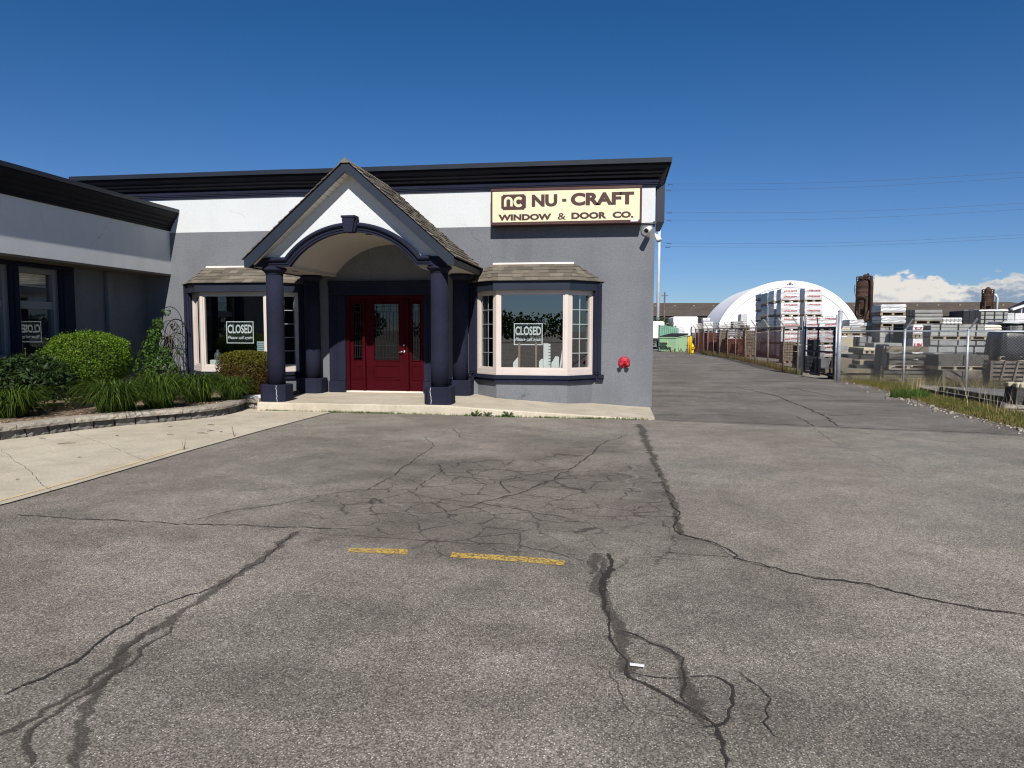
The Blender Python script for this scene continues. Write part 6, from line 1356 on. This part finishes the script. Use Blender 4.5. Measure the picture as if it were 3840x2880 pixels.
# dark lance-leaved peony at the left edge
px0 = (-9.65, 10.45); pe = thing('leafy_plant', (*px0, BZ), 'dark green plant with long pointed leaves at the left edge below the wing windows', 'plant')
r = np.random.default_rng(50); n = 3000; an = r.uniform(0, 6.28, n); rd = .72*np.sqrt(r.random(n)); z = BZ+.12+r.random(n)**.6*(.86*np.sqrt(np.maximum(0, 1-(rd/.80)**2)))
P = np.stack([px0[0]+rd*np.cos(an), px0[1]+rd*np.sin(an), z], 1); leaf_cloud(P, np.stack([np.cos(an)*.4, np.sin(an)*.4, np.ones(n)], 1), .125, .26, leaf_peony, 'leaves', pe, 9, .55, .2)
stems(pe, (*px0, BZ-.02), [(px0[0]+.5*math.cos(t)*s, px0[1]+.5*math.sin(t)*s, 1.08-.25*s) for t in np.linspace(0, 6, 12) for s in (.4, 1)], .008, leaf_peony)
m = MB()
for dx, dy, h_ in ((.05, -.1, 1.22), (.28, .05, 1.14), (.42, .2, 1.12)): m.lathe([(0, -.016), (.014, -.01), (.018, 0), (.012, .014), (0, .018)], (px0[0]+dx, px0[1]+dy, h_), 8); m.tube([(px0[0]+dx*.8, px0[1]+dy*.8, .9), (px0[0]+dx, px0[1]+dy, h_)], .005, 5)
m.build('flower_bud', leaf_peony, pe)
# climbing vine and its trellis
tx, ty = -9.88, 14.78; tr = thing('trellis', (tx, ty, BZ), 'dark wrought iron garden trellis with scrolled top against the grey wall', 'trellis'); m = MB()
X0, X1, ZT = -10.30, -9.70, 1.78
for x, zt in ((X0, 1.70), (X1, 1.62)): m.tube([(x, ty, BZ-.05), (x, ty, zt)], .010, 6)
for x in (X0, X1):
    s = 1 if x == X1 else -1; m.tube([(x, ty, 1.62)]+[(x+s*(.05+.035*math.sin(t)), ty, 1.64-.035*math.cos(t)) for t in np.linspace(0, 4.6, 10)], .009, 6)
xm = (X0+X1)/2; m.tube([(X0-.02, ty, 1.60)]+[(xm-.30*math.cos(t), ty, 1.64+.42*math.sin(t)) for t in np.linspace(.15, math.pi-.15, 15)]+[(X1+.02, ty, 1.60)], .010, 6)
m.tube([(xm-.26*math.cos(t), ty, 1.45+.30*math.sin(t)) for t in np.linspace(0, math.pi, 13)], .008, 6); m.tube([(xm-.28*math.cos(t), ty, 1.10+.30*math.sin(t)) for t in np.linspace(0, math.pi, 13)], .008, 6)
for a_, b_ in (((X0, .5), (X1, 1.3)), ((X0, 1.3), (X1, .5)), ((X0, .9), (X1, 1.7)), ((X0, 1.7), (X1, .9))): m.tube([(a_[0], ty, a_[1]), ((a_[0]+b_[0])/2+.03, ty, (a_[1]+b_[1])/2), (b_[0], ty, b_[1])], .007, 5)
m.build('iron_frame', black, tr)
vi = thing('climbing_vine', (-10.1, 14.5, BZ), 'leafy green vine climbing the iron trellis in the corner of the two walls', 'plant'); r = np.random.default_rng(60)
def blob(n, c, s, k): d = r.normal(size=(n, 3)); d /= np.linalg.norm(d, axis=1)[:, None]; return np.array(c)+d*np.array(s)*(.55+.45*r.random((n, 1))**.5), d
Ps, Ns = [], []
for n, c, s in ((170, (-10.16, 14.58, 1.66), (.13, .10, .16)), (330, (-10.24, 14.55, 1.42), (.17, .13, .20)), (360, (-10.30, 14.5, 1.12), (.22, .17, .24)), (800, (-10.02, 14.42, .66), (.44, .26, .34)), (420, (-10.38, 14.45, .74), (.30, .22, .40)), (40, (-10.05, 14.72, 1.93), (.13, .04, .08)), (34, (-9.80, 14.74, 1.25), (.08, .03, .35)), (120, (-10.0, 14.5, 1.05), (.16, .12, .15))):
    q, d = blob(n, c, s, 0); Ps.append(q); Ns.append(d+np.array([0, -.4, .5]))
leaf_cloud(np.concatenate(Ps), np.concatenate(Ns), .056, .70, leaf_vine, 'leaves', vi, 12, .9, .3)
m = MB(); r2 = random.Random(3)
for k in range(7): x = -10.2+.08*k; m.tube([(x, 14.6, BZ-.03), (x+r2.uniform(-.1, .1), 14.62, .7), (x*.4-6.03+r2.uniform(-.1, .1), 14.7, 1.3), (-10.05+r2.uniform(-.15, .3), 14.72, 1.85)], [.009, .007, .005, .003], 5)
m.build('stem', bark, vi)
m = MB(); m.hexa([(-7.30, 13.0, BZ+.01), (-6.86, 13.02, BZ+.01), (-6.86, 13.22, BZ+.01), (-7.30, 13.3, BZ+.01), (-7.30, 13.0, BZ+.05), (-6.86, 13.02, BZ+.075), (-6.86, 13.22, BZ+.075), (-7.30, 13.3, BZ+.05)]); tag(m.build('plastic_edging', white_plastic), 'flat white plastic board lying between the hedge and the left column base', 'board')

# ================================================================== VERGE, WEEDS, LITTER
inner = [(3150, 1431), (3260, 1433), (3400, 1437), (3490, 1474), (3570, 1490), (3660, 1512), (3760, 1538), (3850, 1556), (4400, 1640)]
IN = [tuple(gnd(*p)[:2]) for p in inner]; ED = [tuple(p) for p in DR]
soil = M_plain('dry_soil', (.15, .125, .09), .95, .35, 6, .2, 0, .5, 50)
strip('verge', soil, [(x-.05, y) for x, y in ED], IN, 0.009, n=50)
def blades(name, n, seed, f_pos, h0, h1, w0, mat, lean=.5):
    r = np.random.default_rng(seed); P = np.array([f_pos(r) for _ in range(n)]); an = r.uniform(0, 6.28, n); h_ = r.uniform(h0, h1, n); ln = r.uniform(.1, lean, n)*h_; w_ = w0*r.uniform(.6, 1.4, n)
    dx, dy = np.cos(an), np.sin(an); a2 = r.uniform(0, 6.28, n); wx, wy = np.cos(a2)*w_, np.sin(a2)*w_
    V = np.empty((n, 5, 3)); zb = P[:, 2]
    V[:, 0] = np.stack([P[:, 0]-wx, P[:, 1]-wy, zb], 1); V[:, 1] = np.stack([P[:, 0]+wx, P[:, 1]+wy, zb], 1)
    V[:, 2] = np.stack([P[:, 0]+dx*ln*.4+wx*.7, P[:, 1]+dy*ln*.4+wy*.7, zb+h_*.6], 1); V[:, 3] = np.stack([P[:, 0]+dx*ln*.4-wx*.7, P[:, 1]+dy*ln*.4-wy*.7, zb+h_*.6], 1)
    V[:, 4] = np.stack([P[:, 0]+dx*ln, P[:, 1]+dy*ln, zb+h_], 1)
    me = bpy.data.meshes.new(name); f = []
    for i in range(n): o = 5*i; f += [(o, o+1, o+2, o+3), (o+3, o+2, o+4)]
    me.from_pydata(V.reshape(-1, 3).tolist(), [], f); me.materials.append(mat); at = me.attributes.new('tone', 'FLOAT', 'FACE'); at.data.foreach_set('value', np.repeat(r.random(n), 2).astype(np.float32)); me.update()
    o = bpy.data.objects.new(name, me); COL.objects.link(o); tag(o, kind='stuff'); return o
def vpos(s0, s1, t0=0.0, t1=1.0):
    def f(r):
        t = t0+(t1-t0)*r.random(); s = s0+(s1-s0)*r.random(); p, q = interp(ED, t), interp(IN, t); x, y = p[0]+(q[0]-p[0])*s, p[1]+(q[1]-p[1])*s
        return (x, y, gh(x, y)+.008)
    return f
blades('verge_grass', 19000, 1, vpos(.04, 1.0, .04, 1), .02, .10, .0055, grass_mat, .8)
blades('green_grass', 3500, 2, vpos(.2, .9, .10, 1), .03, .09, .005, grass_green, .8)
cl = gnd(3412, 1492)
def cpos(r): a_, d = r.uniform(0, 6.28), .55*math.sqrt(r.random()); x, y = cl.x+d*math.cos(a_)*.8, cl.y+d*math.sin(a_)*.5; return (x, y, gh(x, y))
blades('green_grass', 900, 3, cpos, .10, .28, .006, grass_green, .5)
blades('dry_grass', 260, 4, vpos(.4, 1.1, .03, .9), .25, .62, .0035, M_leaf('dry_stalks', (.30, .25, .15), (.36, .30, .19), 3, .1, .8), .45)
def fpos(r): t = r.random(); s = r.uniform(-.35, .12); p = interp(fside, t); return (p[0]+s*.5+.2, p[1]+s, GZ)
blades('dry_grass', 5000, 5, fpos, .05, .35, .006, grass_mat, .6)
def spos(r): t = r.random(); p = interp([(q.x, q.y) for q in (gnd(3165, 1431), gnd(3621, 1450), gnd(3840, 1462))], t); return (p[0]+r.uniform(-.1, .1), p[1]+r.uniform(-.05, .5), GZ)
blades('dry_grass', 1600, 6, spos, .06, .35, .005, grass_mat, .6)
def wpos(r):
    x = -6.7+7.3*r.random(); 
    if r.random() < .5: x = r.choice([-6.4, -5.2, -4.7, -4.3, -2.6, -2.0, -1.2, -.4, .2])+r.normal()*.14
    y = yf(x)-.02-abs(r.normal())*.022; return (x, y, gh(x, y))
blades('edge_weeds', 1500, 7, wpos, .012, .055, .006, grass_green, 1.2)
for k, (x, s) in enumerate(((-2.52, 1.0), (-2.32, .8), (-1.93, 1.05))):
    y = yf(x)-.05; r = random.Random(k+5); m = MB()
    for i in range(11):
        an = r.uniform(0, 6.28); ln, h_, ww = .15*s*r.uniform(.6, 1.1), .10*s*r.uniform(.4, 1.2), .022*s; ca, sa = math.cos(an), math.sin(an)*.6; v = []
        for t, wf in ((0, .3), (.35, .8), (.75, 1), (1, .1)): v += [(x+ca*ln*t-sa*ww*wf, y+sa*ln*t+ca*ww*wf, gh(x, y)+h_*math.sin(t*1.9)), (x+ca*ln*t+sa*ww*wf, y+sa*ln*t-ca*ww*wf, gh(x, y)+h_*math.sin(t*1.9))]
        m.add(v, [(0, 1, 3, 2), (2, 3, 5, 4), (4, 5, 7, 6)], tone=r.random())
    tag(m.build('dandelion_plant', M_leaf('dandelion_leaf%d' % k, (.09, .12, .04), (.13, .17, .06), 9)), ['leftmost of three dandelion weeds growing along the concrete step edge', 'middle one of three dandelion weeds growing along the concrete step edge', 'rightmost of three dandelion weeds growing along the concrete step edge'][k], 'weed', 'dandelion weeds by the step')
m = MB(); r = random.Random(12)
for i in range(330):
    p = interp([(q.x, q.y) for q in (gnd(3150, 1436), gnd(3300, 1458), gnd(3480, 1526), gnd(3640, 1566), gnd(3840, 1618))], r.random()**.7); x, y, s = p[0]+r.gauss(0, .16), p[1]+r.gauss(.05, .16), r.uniform(.008, .03)*(1 if r.random() < .9 else 1.9)
    c_ = Vector((x, y, gh(x, y)+s*.3)); v = [c_+Vector((r.uniform(.6, 1)*s*dx, r.uniform(.6, 1)*s*dy, r.uniform(.3, .7)*s*dz)) for dx, dy, dz in ((-1, -1, -1), (1, -1, -1), (1, 1, -1), (-1, 1, -1), (-.7, -.7, 1), (.7, -.7, 1), (.7, .7, 1), (-.7, .7, 1))]; m.hexa(v, tone=r.random())
tag(m.build('rubble', M_tone('pale_rubble', (.30, .26, .21), .5, 1.3, .95, 60, .2)), kind='stuff')
# broken gutter piece and block on the right
A, B = gnd(3490, 1474), gnd(3806, 1532); d = (B-A).normalized(); nn = Vector((-d.y, d.x, 0)); gu = thing('concrete_gutter', (*((A+B)/2)[:2], GZ), 'long broken concrete gutter piece filled with gravel lying in the verge', 'concrete piece'); m = MB()
for s, h_ in ((-.24, .13), (.24, .17)): m.hexa([A+nn*(s-.05)-Vector((0, 0, .05)), B+nn*(s-.05)-Vector((0, 0, .05)), B+nn*(s+.05)-Vector((0, 0, .05)), A+nn*(s+.05)-Vector((0, 0, .05)), A+nn*(s-.04)+Vector((0, 0, h_)), B+nn*(s-.04)+Vector((0, 0, h_)), B+nn*(s+.04)+Vector((0, 0, h_)), A+nn*(s+.04)+Vector((0, 0, h_))])
m.build('gutter_walls', st_mid, gu); m = MB(); m.hexa([A-nn*.19, B-nn*.19, B+nn*.19, A+nn*.19, A-nn*.19+Vector((0, 0, .07)), B-nn*.19+Vector((0, 0, .07)), B+nn*.19+Vector((0, 0, .07)), A+nn*.19+Vector((0, 0, .07))]); m.build('gravel_fill', gravel, gu)
q = gnd(3806, 1530); m = MB(); m.hexa([(q.x, q.y, GZ), (q.x+1.6, q.y-.3, GZ), (q.x+1.8, q.y+.7, GZ), (q.x+.2, q.y+.9, GZ), (q.x+.02, q.y, .36), (q.x+1.6, q.y-.3, .36), (q.x+1.8, q.y+.7, .40), (q.x+.25, q.y+.9, .42)], tone=.2); bk_ = m.build('concrete_planter', st_mid); tag(bk_, 'dark concrete block filled with pale rubble at the right edge of the verge', 'concrete block')
m = MB(); r = random.Random(4)
for i in range(60): x, y, s = q.x+.15+1.4*r.random(), q.y+.05+.6*r.random(), r.uniform(.04, .09); m.bbox(x-s, x+s, y-s, y+s, .35, .40+s*.7, .02, tone=r.random())
m.build('rubble_fill', st_cream, bk_)
# small litter
p = gnd(2378, 2503, .012); m = MB(); m.hexa([p+Vector((-.02, -.008, 0)), p+Vector((.045, -.014, 0)), p+Vector((.046, .0, 0)), p+Vector((-.02, .008, 0)), p+Vector((-.02, -.008, .006)), p+Vector((.045, -.014, .006)), p+Vector((.046, .0, .006)), p+Vector((-.02, .008, .006))]); tag(m.build('paper_scrap', white_plastic), 'tiny white strip lying by the long crack in the asphalt', 'litter')
m = MB(); r = random.Random(77)
for x, y, l in ((250, 1669, .22), (640, 1635, .12), (760, 1630, .2), (790, 1622, .1), (830, 1625, .06), (440, 1640, .05), (300, 1722, .05), (67, 1806, .04), (160, 1650, .15), (640, 1605, .08), (792, 1598, .12)):
    p = gnd(x, y, .022); an = r.uniform(-.4, .6); dx, dy = math.cos(an)*l/2, math.sin(an)*l/2; m.tube([p-Vector((dx, dy, 0)), p+Vector((0, 0, .006)), p+Vector((dx, dy, .003))], [.003, .005, .002], 5)
for x, y, l in ((690, 1690, .16), (880, 1640, .2)):
    p = gnd(x, y, .0)
    for k in range(3): m.tube([p, p+Vector((r.uniform(-.06, .06), r.uniform(-.03, .03), l*r.uniform(.6, 1)))], [.003, .0015], 4)
tag(m.build('twig_litter', M_plain('dark_twig', (.05, .035, .025), .9, .3)), kind='stuff')
m = MB()
for i in range(45):
    x, y = r.uniform(1240, 2640), r.uniform(1400, 1650) if r.random() < .4 else r.uniform(1570, 1700); p = gnd(x, max(y, 1560 if x < 2460 else 1440), .012); s = r.uniform(.003, .006)
    m.hexa([p+Vector((a_*s, b_*s, c_*s)) for c_ in (0, 1) for a_, b_ in ((-1, -1), (1, -.8), (.9, 1), (-1, .9))], tone=r.random())
tag(m.build('pebbles', M_plain('pale_pebble', (.5, .48, .44), .8)), kind='stuff')
# shrub at the foot of the transmission pole, and the tree belt across the street that the panes mirror
q = onY(2475, 1200, 74); sh_ = thing('wild_shrub', (q.x, 74, GZ), 'wild green shrub behind the white trailer at the building corner', 'shrub'); r = np.random.default_rng(70); d = r.normal(size=(2600, 3)); d /= np.linalg.norm(d, axis=1)[:, None]; P = np.array([q.x, 74, 1.55])+d*np.array([1.7, 1.2, 1.55])*(.45+.55*r.random((2600, 1))); leaf_cloud(P, d+np.array([0, 0, .5]), .17, .6, leaf_tree, 'leaves', sh_, 71, .8); stems(sh_, (q.x, 74, GZ), [(q.x+.8*math.cos(t), 74+.6*math.sin(t), 2.0) for t in np.linspace(0, 5, 6)], .05)
r = np.random.default_rng(80); Ps, Ns = [], []
for x in np.arange(-95, 95, 7.5):
    h_ = r.uniform(2.6, 4.6)*(1.35 if r.random() < .2 else 1); c = np.array([x+r.uniform(-3, 3), -75+r.uniform(-9, 9), h_*.52]); d = r.normal(size=(700, 3)); d /= np.linalg.norm(d, axis=1)[:, None]; d[:, 2] *= 1.0
    Ps.append(c+d*np.array([r.uniform(4, 6), 3, h_*.52])*(.4+.6*r.random((700, 1)))); Ns.append(d)
tag(leaf_cloud(np.concatenate(Ps), np.concatenate(Ns), .6, .7, leaf_tree, 'tree_belt', None, 81, .8), kind='stuff')
